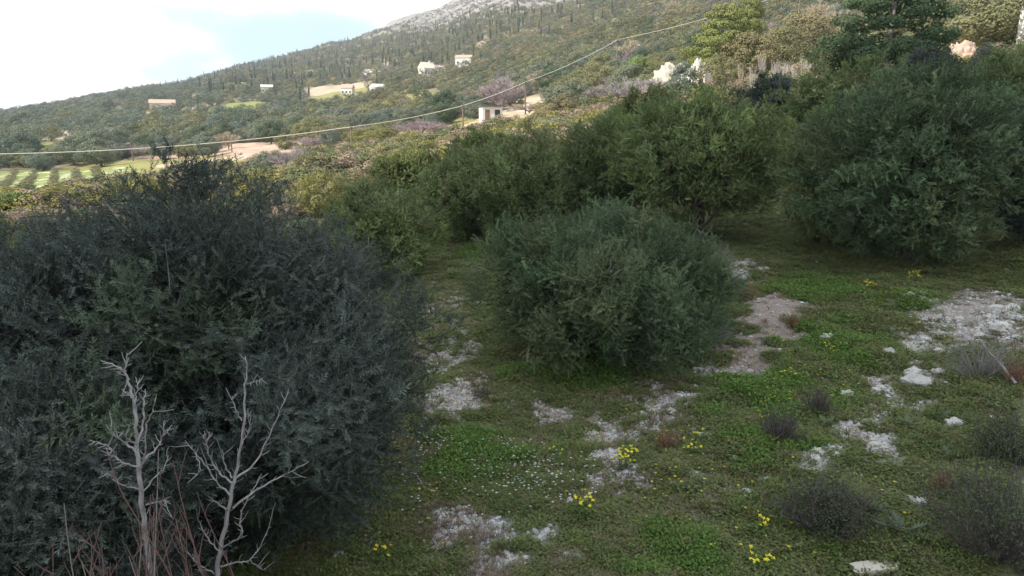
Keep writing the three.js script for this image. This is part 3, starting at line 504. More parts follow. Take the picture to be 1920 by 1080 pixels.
house('house', 'big pale gabled house with a chimney high on the central slope', 803, 470, 8.5, 4.6, 7, 3.8, { chimney: true, roof: CREAM, turn: 0.6, windows: 4 });
house('house', 'pale house half hidden behind cypresses, right of the gabled house', 872, 470, 10, 4.4, 8, 2.0, { windows: 3, turn: -0.2 });
house('house', 'white house with a low roof below the gabled house', 712, 420, 7.5, 3.4, 7, 2.0, { roof: WALL, turn: 0.5 });
house('house', 'small house with a pinkish roof left of the yellow knoll', 655, 470, 7, 4.0, 6, 2.4, { turn: -0.3 });
house('house', 'tiny white house near the skyline at the left', 505, 560, 8, 4.2, 7, 1.6, { roof: WALL });
house('house', 'long low house with a pinkish roof under the left skyline', 308, 520, 15, 4, 7, 2.4, { wall: CREAM, roof: std(0.5, 0.33, 0.25) });
house('house', 'white house corner with a pink roof at the right picture edge', 1932, 104, 5, 5.2, 5, 1.4, { wall: WALL, roof: std(0.5, 0.22, 0.22), windows: 2 });
function bank(name, label, px, r, w, h, seed, m) { // pale cut bank or rubble: a lumpy broken mass
  const p = stand(px, r), t = thing(name, label, 'bank', p, -azOf(px)), g = new THREE.SphereGeometry(1, 64, 40), a = g.attributes.position;
  for (let k = 0; k < a.count; k++) { const v = V(a.getX(k), a.getY(k), a.getZ(k)), q = 1 + 0.35 * fbm3(v.x * 2 + seed, v.y * 2, v.z * 2, 4) + 0.14 * fbm3(v.x * 7, v.y * 7 + seed, v.z * 7, 3); a.setXYZ(k, v.x * w * 0.5 * q, v.y * h * q, v.z * 1.6 * q); } g.computeVertexNormals(); part('face', g, m, t);
}
bank('pale_bank', 'bright white cut earth bank right of the blue-green tree', 1305, 98, 3.4, 4.2, 3, std(0.56, 0.53, 0.45));
bank('pale_bank', 'cream earth bank partly hidden by grey bare twigs', 1258, 104, 6.5, 4.0, 8, std(0.46, 0.42, 0.345));
bank('rubble_heap', 'pinkish rubble heap right of the narrow olive', 1786, 96, 3.6, 1.9, 15, std(0.42, 0.31, 0.245));
bank('pale_bank', 'pale strip of bare rock left of the narrow olive', 1662, 62, 3.4, 1.3, 21, std(0.52, 0.52, 0.52));

function pole(label, px, r, top, arm = true) {
  const p = stand(px, r), h = yAt(px, top, r) - p.y, t = thing('utility_pole', label, 'pole', p, -azOf(px) + 0.4), m = new MB(); m.tube([V(0, -0.4, 0), V(0, h * 0.5, 0), V(0, h, 0)], 0.16, 0.11, 8); part('post', m.geo(), WOODM, t);
  const a = new MB(); a.box(-0.6, h - 0.5, 0.09, 0.6, h - 0.38, 0.19); part('crossarm', a.geo(true), WOODM, t);
  for (const x of [-0.5, 0.5]) { const i = new MB(); i.tube([V(x, h - 0.38, 0.14), V(x, h - 0.2, 0.14)], 0.05, 0.04, 6); part('insulator', i.geo(), std(0.5, 0.5, 0.48, 0.3), t); }
  return V(p.x, p.y + h - 0.15, p.z);
}
const poles = [pole('utility pole beyond the left picture edge', -260, 132, 287), pole('utility pole at the right end of the dirt field, under the cable', 657, 128, 236), pole('utility pole left of the white hut, where the cable begins to climb', 868, 142, 196), pole('utility pole above the leafless tree, at the cable bend', 985, 150, 152), pole('utility pole on the open slope where the cable bends level', 1153, 178, 73), pole('utility pole beyond the top edge, upper right', 1480, 205, -22)];
pole('thin utility pole standing in the pinkish dirt field', 430, 176, 262); pole('short pole at the lower corner of the dirt field', 345, 140, 296); pole('thin pole in the leafless thicket at the left', 241, 180, 266);
const spanNames = ['long sagging cable crossing the left half of the valley', 'cable span above the pale hillside track', 'cable span climbing past the large leafless tree', 'steep cable span over the dense evergreens', 'highest cable span running to the top edge'];
for (let k = 0; k < poles.length - 1; k++) {
  const m = new MB(), pts = [], a = poles[k], b = poles[k + 1]; for (let q = 0; q <= 24; q++) { const t = q / 24; pts.push(a.clone().lerp(b, t).add(V(0, -a.distanceTo(b) * (k ? 0.016 : 0.022) * 4 * t * (1 - t), 0))); } m.tube(pts, 0.06, 0.06, 5);
  const o = new THREE.Mesh(m.geo(), std(0.62, 0.60, 0.50, 0.6)); o.name = numbered('power_cable'); o.castShadow = true; o.userData = { label: spanNames[k], category: 'cable', group: 'power cable spans' }; scene.add(o);
}
[[0, 356, 28, 324, 'leftmost'], [44, 358, 66, 321, 'second'], [99, 354, 102, 321, 'third'], [148, 350, 141, 323, 'fourth'], [188, 340, 178, 320, 'rightmost']].forEach(([ax, ay, bx, by, which], k) => { // rows of small bushes across the flowering field
  const a = spot(ax, ay), b = spot(bx, by), t = thing('hedge_row', which + ' dark row of low bushes across the striped flowering field', 'hedge', a, 0, 'bush rows in the field'), g = seeded(90 + k), n = 15;
  for (let q = 0; q < n; q++) { const p = a.clone().lerp(b, q / (n - 1)); p.y = H(p.x, p.z) - 0.1; const c = part('bush', PROTO.scrubFar[q % 3].crown, TONES[q % 3 ? 'brown' : 'greygreen'], t); c.position.copy(p).sub(a); const s = rr(1.4, 2.2, g); c.scale.set(s * 0.62, s * 0.55, s * 1.5); c.rotation.y = g() * 0.6; }
});
console.log('hill objects');

// ---------------------------------------------------------------- the wooded hillside: the trees that show largest one by one, the rest as one mass
{
  const g = seeded(909), cell = new Map(), key = (i, j) => i * 100003 + j, S = 8, found = [];
  const skyline = [[-100, 420], [0, 395], [60, 378], [180, 348], [250, 330], [450, 305], [560, 315], [620, 300], [740, 268], [900, 240], [1050, 215], [1200, 150], [1400, 100], [1520, 60], [1920, 40]];
  const hiddenBelow = (px) => { for (let k = 0; k < skyline.length - 1; k++) if (px <= skyline[k + 1][0]) return lerp(skyline[k][1], skyline[k + 1][1], (px - skyline[k][0]) / (skyline[k + 1][0] - skyline[k][0])); return 40; };
  const near = (px, r) => [[379, 350], [803, 470], [872, 470], [712, 420], [655, 470], [505, 560], [308, 520]].some(([hx, hr]) => Math.abs(px - hx) < 11 && r > hr - 16 && r < hr + 7);
  for (let k = 0; k < 90000; k++) {
    const a = rr(azOf(-120), azOf(2040), g), far = g() < 0.5, r = far ? Math.sqrt(lerp(350 * 350, 1500 * 1500, g())) : Math.sqrt(lerp(72 * 72, 420 * 420, g())), x = r * Math.sin(a), z = -r * Math.cos(a), px = 960 + 1366 * Math.tan(a);
    if ((px > 885 && px < 960 && r < 164) || (px > 955 && px < 1028 && r < 196) || near(px, r) || (px < 560 && r < 156) || (px < 1015 && r < 132) || r < 100) continue;
    const [w, b] = patchAt(x, z); if (w > 0.3 && g() < 0.985) continue;
    const y = H(x, z), rk = rockAt(x, y, z, r); if (g() < rk * 0.55) continue;
    const size = rr(3.8, 8.2, g) * (1 - 0.5 * rk) * (r < 150 ? 0.72 : 1), need = size * (r > 500 ? 0.85 : 0.95), ci = Math.floor(x / S), cj = Math.floor(z / S); let ok = true;
    for (let i = -1; i <= 1 && ok; i++) for (let j = -1; j <= 1 && ok; j++) for (const q of cell.get(key(ci + i, cj + j)) ?? []) if ((q[0] - x) ** 2 + (q[1] - z) ** 2 < need * need) { ok = false; break; }
    if (!ok) continue; const kk = key(ci, cj); if (!cell.has(kk)) cell.set(kk, []); cell.get(kk).push([x, z]);
    const zone = fbm(x * 0.012 + 3, z * 0.012, 3), mid = sstep(px, 380, 760) + 0.25 * zone, u = g();
    let kind = u < 0.55 - 0.5 * mid ? 'olive' : 'scrub'; if (px < 420 && u > 0.25 && zone < 0.25) kind = 'olive';
    const cyp = sstep(r, 380, 620) * sstep(px, 260, 520) * (1 - sstep(px, 980, 1300)) * 0.3 * (0.3 + 0.9 * Math.max(0, fbm(x * 0.009, z * 0.009 + 60, 2) + 0.2)); if (g() < cyp * (1 - rk)) kind = 'cypress';
    if (kind === 'scrub' && g() < 0.07) kind = 'bare';
    found.push({ x, y, z, r, px, size, kind, rk, zone });
  }
  const low = [[], []], tones = [[0.24, 0.19, 0.10], [0.20, 0.19, 0.08], [0.26, 0.24, 0.07], [0.13, 0.145, 0.07], [0.30, 0.23, 0.17], [0.10, 0.12, 0.055]];
  for (let k = 0; k < 10500; k++) {
    const a = rr(azOf(-80), azOf(2000), g), px = 960 + 1366 * Math.tan(a), r = rr(45, px < 300 ? 82 : px < 1010 ? 104 : 130, g), x = r * Math.sin(a), z = -r * Math.cos(a), [w, b] = patchAt(x, z), thick = fbm(x * 0.09, z * 0.09 + 12, 2); if ((w > 0.2 && g() < 0.9) || thick < (px < 560 ? (r < 72 ? -0.35 : 0.02) : -0.3)) continue;
    if (px > 620 && r < 54) continue; const s = rr(0.9, 2.4, g) * (r < 56 ? 0.6 : 1) * (px > 560 ? 1.15 : 1), c = tones[clamp(Math.floor((thick + 0.6) * 4 + g() * 2.5), 0, 5)], v = rr(0.75, 1.25, g); low[0].push(M4().compose(V(x, H(x, z) - 0.12, z), Q().setFromAxisAngle(UPV, g() * 6.28), V(s * rr(1, 1.6, g), s * rr(0.6, 1, g), s * rr(1, 1.6, g)))); low[1].push(tint(c[0] * v, c[1] * v, c[2] * v));
  }
  stuffCopies('low_scrub', 'low mixed brown and green scrub between the grove and the hillside track', 'scrub', PROTO.scrubFar[0].crown, leafy(1, 1, 1, 0.2), ...low);
  const show = (f) => { const [, py] = pxOf(V(f.x, f.y + f.size * 0.6, f.z)); f.py = py; return f.px > 4 && f.px < 1916 && py > 4 && py < hiddenBelow(f.px) && f.r < 520; };
  const places = [['the striped field', 90, 335], ['the pinkish dirt field', 420, 285], ['the white veranda house', 379, 215], ['the low pink-roofed house', 308, 172], ['the wooden pole', 657, 250], ['the yellow knoll', 770, 165], ['the gabled house', 803, 110], ['the large leafless tree', 940, 165], ['the white hut', 920, 212], ['the cable bend', 1153, 75], ['the orange earth patch', 1270, 90], ['the sunlit pine', 1350, 60], ['the small white house', 712, 147], ['the left picture edge', 0, 260], ['the top rocks', 1250, 10], ['the thin field pole', 241, 270]];
  const where = (f) => { let best = null, bd = 1e9; for (const q of places) { const dx = f.px - q[1], dy = (f.py - q[2]) * 1.6, d = dx * dx + dy * dy; if (d < bd) { bd = d; best = q; } } const dx = f.px - best[1], dy = f.py - best[2], far = Math.sqrt(bd); const side = Math.abs(dx) > Math.abs(dy) * 1.6 ? (dx < 0 ? 'left of' : 'right of') : (dy < 0 ? (Math.abs(dx) > 30 ? (dx < 0 ? 'up and left of' : 'up and right of') : 'above') : (Math.abs(dx) > 30 ? (dx < 0 ? 'down and left of' : 'down and right of') : 'below')); return (far < 45 ? 'close ' : far < 90 ? '' : 'well ') + side + ' ' + best[0]; };
  const pick = (kind, n) => found.filter((f) => f.kind === kind && !f.used && show(f)).sort((p, q) => q.size / q.r - p.size / p.r).slice(0, n).map((f) => { f.used = true; return f; });
  const sizeWord = (s) => s > 6.6 ? 'large' : s > 5.2 ? 'middling' : 'small';
  const toneWord = { greygreen: 'grey-green', bluegreen: 'blue-green', dark: 'dark green', olivebrown: 'olive-brown', brown: 'brownish', yellow: 'yellowish', fresh: 'fresh green' };
  for (const f of pick('olive', 190)) { const tone = ['greygreen', 'bluegreen', 'dark', 'greygreen', 'olivebrown'][Math.floor(g() * 5)]; leafyThing('hillside_olive_tree', `${sizeWord(f.size)} ${toneWord[tone]} round tree ${where(f)}`, 'olive tree', f.r < 230 ? 'oliveMid' : 'oliveFar', tone, V(f.x, f.y - 0.15, f.z), f.size * rr(1.0, 1.35, g), f.size * rr(0.75, 0.95, g), g() * 6.28, 'round trees on the far hillside'); }
  for (const f of pick('scrub', 230)) { const tone = ['olivebrown', 'brown', 'greygreen', 'olivebrown', 'dark', 'bluegreen'][Math.floor(g() * 6)]; leafyThing('hillside_shrub', `${sizeWord(f.size)} ${toneWord[tone]} evergreen shrub ${where(f)}`, 'shrub', f.r < 230 ? 'scrubMid' : 'scrubFar', tone, V(f.x, f.y - 0.2, f.z), f.size * rr(1.05, 1.45, g), f.size * rr(0.7, 1.0, g), g() * 6.28, 'evergreen shrubs on the far hillside'); }
  for (const f of pick('cypress', 46)) leafyThing('cypress_tree', `${f.size > 5 ? 'tall' : 'short'} dark cypress ${where(f)}`, 'cypress', 'cypress', 'cypress', V(f.x, f.y - 0.2, f.z), rr(1.5, 2.4, g), rr(6, 12, g), g() * 6.28, 'cypresses on the far hillside');
  for (const f of pick('bare', 34)) bareThing('hillside_bare_tree', `${sizeWord(f.size)} leafless ${f.zone > 0 ? 'lilac' : 'tan'} tree ${where(f)}`, 'tree', BARE, f.zone > 0 ? 'lilac' : 'tan', V(f.x, f.y - 0.1, f.z), f.size * 1.2, f.size * 0.95, g() * 6.28, 'leafless trees on the far hillside');
  const rest = found.filter((f) => !f.used), mats = [], cols = [], cm = [], cc = [];
  for (const f of rest) {
    const q = Q().setFromAxisAngle(UPV, g() * 6.28), v = rr(0.75, 1.25, g);
    if (f.kind === 'cypress') { const w = rr(1.6, 2.8, g); cm.push(M4().compose(V(f.x, f.y - 0.3, f.z), q, V(w, rr(6, 12, g), w))); cc.push(tint(0.062 * v, 0.080 * v, 0.054 * v)); continue; }
    mats.push(M4().compose(V(f.x, f.y - 0.25, f.z), q, V(f.size * rr(1.05, 1.5, g), f.size * rr(0.7, 0.95, g), f.size * rr(1.05, 1.5, g))));
    const c = f.kind === 'olive' ? [[0.164, 0.185, 0.129], [0.129, 0.160, 0.122], [0.086, 0.113, 0.066]][Math.floor(g() * 3)] : f.kind === 'bare' ? [0.200, 0.180, 0.167] : [[0.217, 0.193, 0.104], [0.190, 0.193, 0.095], [0.153, 0.169, 0.096], [0.112, 0.135, 0.076]][Math.floor(g() * 4)];
    const k = f.rk * 0.5; cols.push(tint(lerp(c[0], 0.16, k) * v, lerp(c[1], 0.15, k) * v, lerp(c[2], 0.12, k) * v));
  }
  const white = leafy(1, 1, 1, 0.2);
  stuffCopies('distant_woodland', 'mass of small evergreen trees covering the far hillside', 'woodland', PROTO.scrubFar[1].crown, white, mats, cols);
  stuffCopies('distant_cypress_wood', 'blue-green mass of far cypresses on the upper slope', 'woodland', PROTO.cypress[0].crown, white, cm, cc);
  console.log('hill trees', found.length, mats.length, cm.length);
}

// ---------------------------------------------------------------- saplings, shoots and small growth close to the camera
function traced(list, dist, g, wander) { // limbs drawn as bearings, each at its own depth
  return list.map(([pts, r0, r1]) => { let k = 0; const w = rr(-wander, wander, g); return { r0, r1, p: pts.map(([cx, cy], i) => { const d = ray(cx / 2.4, 630 + cy / 2.4), s = (dist + (i === 0 ? 0 : w * i / (pts.length - 1))) / Math.hypot(d.x, d.z); return V(d.x * s, EYE + d.y * s, d.z * s); }) }; });
}
function sapling(label, dist, list, seed, bark, name = 'bare_sapling', cat = 'sapling') {
  const g = seeded(seed), br = traced(list, dist, g, 0.55), foot = br[0].p[0].clone(), base = V(foot.x, H(foot.x, foot.z), foot.z), t = thing(name, label, cat, base);
  br.forEach((b, k) => {
    const m = new MB(true), pts = k === 0 ? [V(base.x, base.y - 0.1, base.z), ...b.p] : b.p, c = new THREE.CatmullRomCurve3(pts.map((p) => p.clone().sub(base)));
    const N = pts.length * 4, q = c.getPoints(N).map((p, i) => p.add(V(0.006 * Math.sin(i * 1.7 + k), 0, 0.006 * Math.cos(i * 2.3 + k)))); m.tube(q, b.r0 * (k === 0 ? 0.82 : 0.62), b.r1 * 0.7, 7); const o = part(k === 0 ? 'trunk' : 'branch', m.geo(), bark, t);
    const s = new MB(true); let any = false; for (let i = 3; i < q.length - 1; i++) { if (g() < 0.28) continue; const d = q[i + 1].clone().sub(q[i - 1]).normalize(), e = V(rr(-1, 1, g), rr(-1, 1, g), rr(-1, 1, g)).cross(d).normalize().multiplyScalar(1).addScaledVector(d, 0.7).normalize(), L = rr(0.025, 0.10, g) * (g() < 0.12 ? 2.4 : 1); s.tube([q[i], q[i].clone().addScaledVector(e, L * 0.6), q[i].clone().addScaledVector(e, L).addScaledVector(d, L * 0.15)], 0.004, 0.002, 4); any = true; }
    if (any) part('spurs', s.geo(), bark, o, 'stuff');
  });
  return t;
}
const A = 0.034, B = 0.016, C = 0.012;
sapling('pale bare sapling at the bottom left, the right one with widely spread branches', 6.7, [
  [[[975, 1080], [990, 960], [1020, 820], [1045, 680], [1060, 620], [1085, 480], [1100, 360], [1100, 230], [1110, 170], [1105, 90]], A, 0.006],
  [[[1045, 775], [1130, 710], [1230, 650], [1310, 610], [1390, 565]], 0.02, 0.006], [[[1060, 640], [1140, 580], [1200, 470], [1250, 360], [1300, 240]], 0.019, 0.005], [[[1050, 665], [990, 620], [950, 560], [930, 490], [945, 430]], B, 0.005],
  [[[1045, 640], [1010, 580], [1000, 510]], C, 0.005], [[[1035, 715], [970, 655], [930, 590], [880, 530], [830, 470]], B, 0.005], [[[1020, 785], [960, 740], [910, 705]], B, 0.008], [[[1085, 380], [1060, 330], [1040, 270]], C, 0.005],
  [[[990, 960], [1040, 930], [1085, 900], [1080, 820], [1110, 740], [1180, 620]], B, 0.005], [[[985, 970], [940, 920], [900, 850], [870, 745]], C, 0.004], [[[990, 1040], [1060, 1020], [1120, 1010], [1180, 930], [1240, 750]], B, 0.004],
  [[[965, 1070], [910, 1040], [870, 1010]], C, 0.006], [[[1112, 215], [1150, 205], [1180, 190]], 0.008, 0.004], [[[1120, 1010], [1160, 1040], [1190, 1055]], 0.009, 0.004], [[[1085, 490], [1120, 420], [1115, 350]], 0.008, 0.004], [[[880, 530], [900, 600], [880, 630]], 0.008, 0.004], [[[930, 490], [920, 430]], 0.007, 0.004],
], 41, BARK.pale);
sapling('pale bare sapling at the bottom left, the left one with a bent tip', 6.3, [
  [[[680, 1080], [660, 950], [640, 780], [625, 620], [615, 500], [610, 380], [600, 290], [580, 220], [560, 165], [520, 135], [450, 110]], A, 0.005],
  [[[560, 165], [566, 120], [570, 80]], 0.009, 0.005], [[[600, 280], [575, 262], [545, 240]], 0.009, 0.004], [[[620, 480], [645, 380], [645, 300], [655, 240]], B, 0.005], [[[655, 400], [685, 340], [695, 280]], 0.010, 0.004],
  [[[612, 520], [560, 480], [520, 450], [490, 420]], B, 0.005], [[[615, 490], [570, 460], [550, 430]], C, 0.004], [[[640, 555], [700, 510], [730, 450], [740, 380]], 0.014, 0.005], [[[733, 450], [765, 415]], 0.008, 0.004],
  [[[620, 590], [550, 570], [510, 540], [490, 540], [500, 510], [460, 485], [400, 470]], 0.013, 0.004], [[[628, 690], [560, 675], [510, 650], [480, 610]], C, 0.004], [[[645, 700], [700, 630], [740, 590], [755, 500]], C, 0.004], [[[605, 300], [618, 230], [612, 200]], 0.008, 0.004], [[[655, 760], [720, 745], [745, 740]], C, 0.005], [[[630, 600], [650, 540], [655, 400]], 0.013, 0.007],
], 42, BARK.pale);
function shoots(label, px, dist, n, hPx, spread, seed) { // a stool of upright young shoots
  const g = seeded(seed), d = ray(px, 1080), s = dist / Math.hypot(d.x, d.z), x = d.x * s, z = d.z * s, base = V(x, H(x, z), z), t = thing('red_shoot_shrub', label, 'shrub', base, 0, 'reddish young shoots at the bottom left');
  for (let k = 0; k < n; k++) {
    const a = rr(0, 6.28, g), sp = spread * rr(0.15, 1, g), h = (yAt(px, hPx, dist) - base.y) * rr(0.78, 1.04, g), m = new MB(), tip = V(Math.cos(a) * sp, h, Math.sin(a) * sp), q = bent(V(rr(-0.08, 0.08, g), -0.05, rr(-0.08, 0.08, g)), tip, g, 0.13, 12); m.tube(q, 0.011, 0.003, 5); const o = part('shoot', m.geo(), k % 4 ? BARK.red : BARK.grey, t), f = new MB();
    for (let i = 5; i < 12; i++) { const e = V(rr(-1, 1, g), rr(1.2, 2.6, g), rr(-1, 1, g)).normalize(), L = rr(0.08, 0.42, g); f.tube(bent(q[i], q[i].clone().addScaledVector(e, L), g, 0.14, 4), 0.0045, 0.002, 4); } part('side_twigs', f.geo(), BARK.red, o, 'stuff');
  }
}
shoots('dense reddish shoots around the foot of the left bare sapling', 300, 5.9, 13, 870, 0.42, 51); shoots('reddish shoots between the two bare saplings', 345, 6.2, 8, 900, 0.38, 52); shoots('few thin reddish shoots near the left bottom corner', 118, 5.7, 6, 925, 0.42, 53); shoots('reddish twiggy shoots left of the left bare sapling', 195, 5.8, 6, 925, 0.3, 54);

// ---------------------------------------------------------------- stones
const gst = seeded(600);
const STONES = [0, 1, 2, 3, 4].map((k) => { let g = new THREE.IcosahedronGeometry(1, 5); const col = []; const p = g.attributes.position; for (let i = 0; i < p.count; i++) { const v = V(p.getX(i), p.getY(i), p.getZ(i)); let q = 1 + 0.28 * n3(v.x * 1.1 + k * 9, v.y * 1.1, v.z * 1.1) + 0.08 * n3(v.x * 3 + k, v.y * 3, v.z * 3); for (const [a, b, c, d] of [[0.9, 0.3, 0.2, 0.72], [-0.5, 0.8, 0.3, 0.66], [0.1, 0.2, -0.95, 0.75], [-0.7, -0.1, 0.7, 0.78], [0.3, 0.9, -0.2, 0.7]]) { const s = (v.x * a + v.y * b * (k % 2 ? 1 : -1) + v.z * c) * q; if (s > d) q *= d / s; } q *= 1 + 0.05 * n3(v.x * 6 + k, v.y * 6, v.z * 6) + 0.03 * n3(v.x * 13, v.y * 13 + k, v.z * 13); const e = 0.92 + 0.22 * fbm3(v.x * 3 + k * 4, v.y * 3, v.z * 3, 4) - 0.3 * sstep(n3(v.x * 5, v.y * 5 + k * 3, v.z * 5), 0.35, 0.7); col.push(e, e * 0.99, e * 0.96); p.setXYZ(i, v.x * q, v.y * q * 0.7, v.z * q * 0.82); } g.setAttribute('color', new THREE.Float32BufferAttribute(col, 3)); g.deleteAttribute('uv'); g.computeVertexNormals(); return g; });
const STONEM = [[0.52, 0.505, 0.475], [0.44, 0.43, 0.405], [0.56, 0.545, 0.51]].map((c) => std(...c, 1, { vertexColors: true }));
const STONELIST = [[1725, 720, 46, 'long pale boulder, largest on the stony strip'], [1712, 702, 26, 'pale stone leaning on the long boulder'], [1668, 663, 20, 'white stone above the stony strip'], [1552, 637, 24, 'flat pale stone alone in the lush grass'], [1590, 742, 20, 'white stone left of the stony strip, beside herbs'], [1645, 732, 14, 'small white stone nearest the stony strip’s left edge'], [1705, 556, 16, 'left one of two white stones under the big right olive'], [1728, 553, 18, 'right one of two white stones under the big right olive'], [1876, 618, 26, 'rounded pale stone on the right gravel, near the edge'], [1870, 580, 22, 'rounded pale stone high on the right gravel'], [1898, 582, 20, 'pale stone at the right edge of the gravel'], [1836, 632, 16, 'pale stone low on the right gravel'], [1800, 600, 14, 'pale stone at the left of the right gravel'],
  [1536, 850, 22, 'angular white stone at the left end of the stony strip'], [1530, 860, 18, 'white stone below the angular one'], [1568, 858, 20, 'white stone at the foot of the stony strip'], [1642, 835, 18, 'pale stone on the lower stony strip'], [1650, 858, 14, 'grey stone right of the lower stony strip'], [1438, 905, 24, 'white stone in grass right of two smaller ones'], [1400, 924, 20, 'white stone lower of a pair in the grass'], [1366, 922, 16, 'small white stone left of the pair in the grass'], [1322, 820, 22, 'white stone left of the dark dead bushes'], [1377, 862, 16, 'white stone between grass tufts, mid slope'], [1322, 902, 14, 'small white stone on the lower slope'], [968, 852, 26, 'white stone beside the bright green patch'], [790, 905, 12, 'pale stone by the fallen stick'], [1790, 797, 26, 'pale stone on the right bank'], [1718, 945, 36, 'grey flat stone on the lower right bank'], [1350, 700, 14, 'pale stone right of the middle bush'], [1330, 705, 10, 'tiny pale stone right of the middle bush'], [890, 660, 10, 'small pale stone on the left gravel path'], [800, 788, 14, 'pale stone near the huge left olive skirt'], [1270, 975, 12, 'small stone in the lower middle grass'], [848, 1000, 14, 'stone on the lower gravel, upper one'], [875, 1030, 12, 'stone on the lower gravel, lower one'], [950, 1012, 12, 'stone at the right of the lower gravel'], [1760, 700, 18, 'stone right of the long boulder'], [1760, 660, 14, 'stone on the upper stony strip'], [1690, 755, 16, 'stone in the middle of the stony strip'], [1620, 772, 14, 'stone in grass left of the stony strip'], [1850, 745, 16, 'white stone below the dead branch'], [1260, 770, 14, 'stone on the gravel right of centre'], [1215, 765, 12, 'stone on the left of the central gravel']];
for (const [px, py, w, label] of STONELIST) { const p = spot(px, py), r = p.distanceTo(camera.position), s = w / F * r * 0.58, t = new THREE.Mesh(STONES[Math.floor(gst() * 5)], STONEM[Math.floor(gst() * 3)]); t.name = numbered('stone'); t.position.set(p.x, p.y + s * 0.12, p.z); t.scale.set(s, s * rr(0.75, 1.05, gst), s * rr(0.8, 1.1, gst)); t.rotation.set(rr(-0.2, 0.2, gst), rr(-0.4, 0.4, gst), rr(-0.15, 0.15, gst)); t.castShadow = t.receiveShadow = true; t.userData = { label: label.replace('’', ''), category: 'stone', group: 'pale limestone scattered over the clearing' }; scene.add(t); }

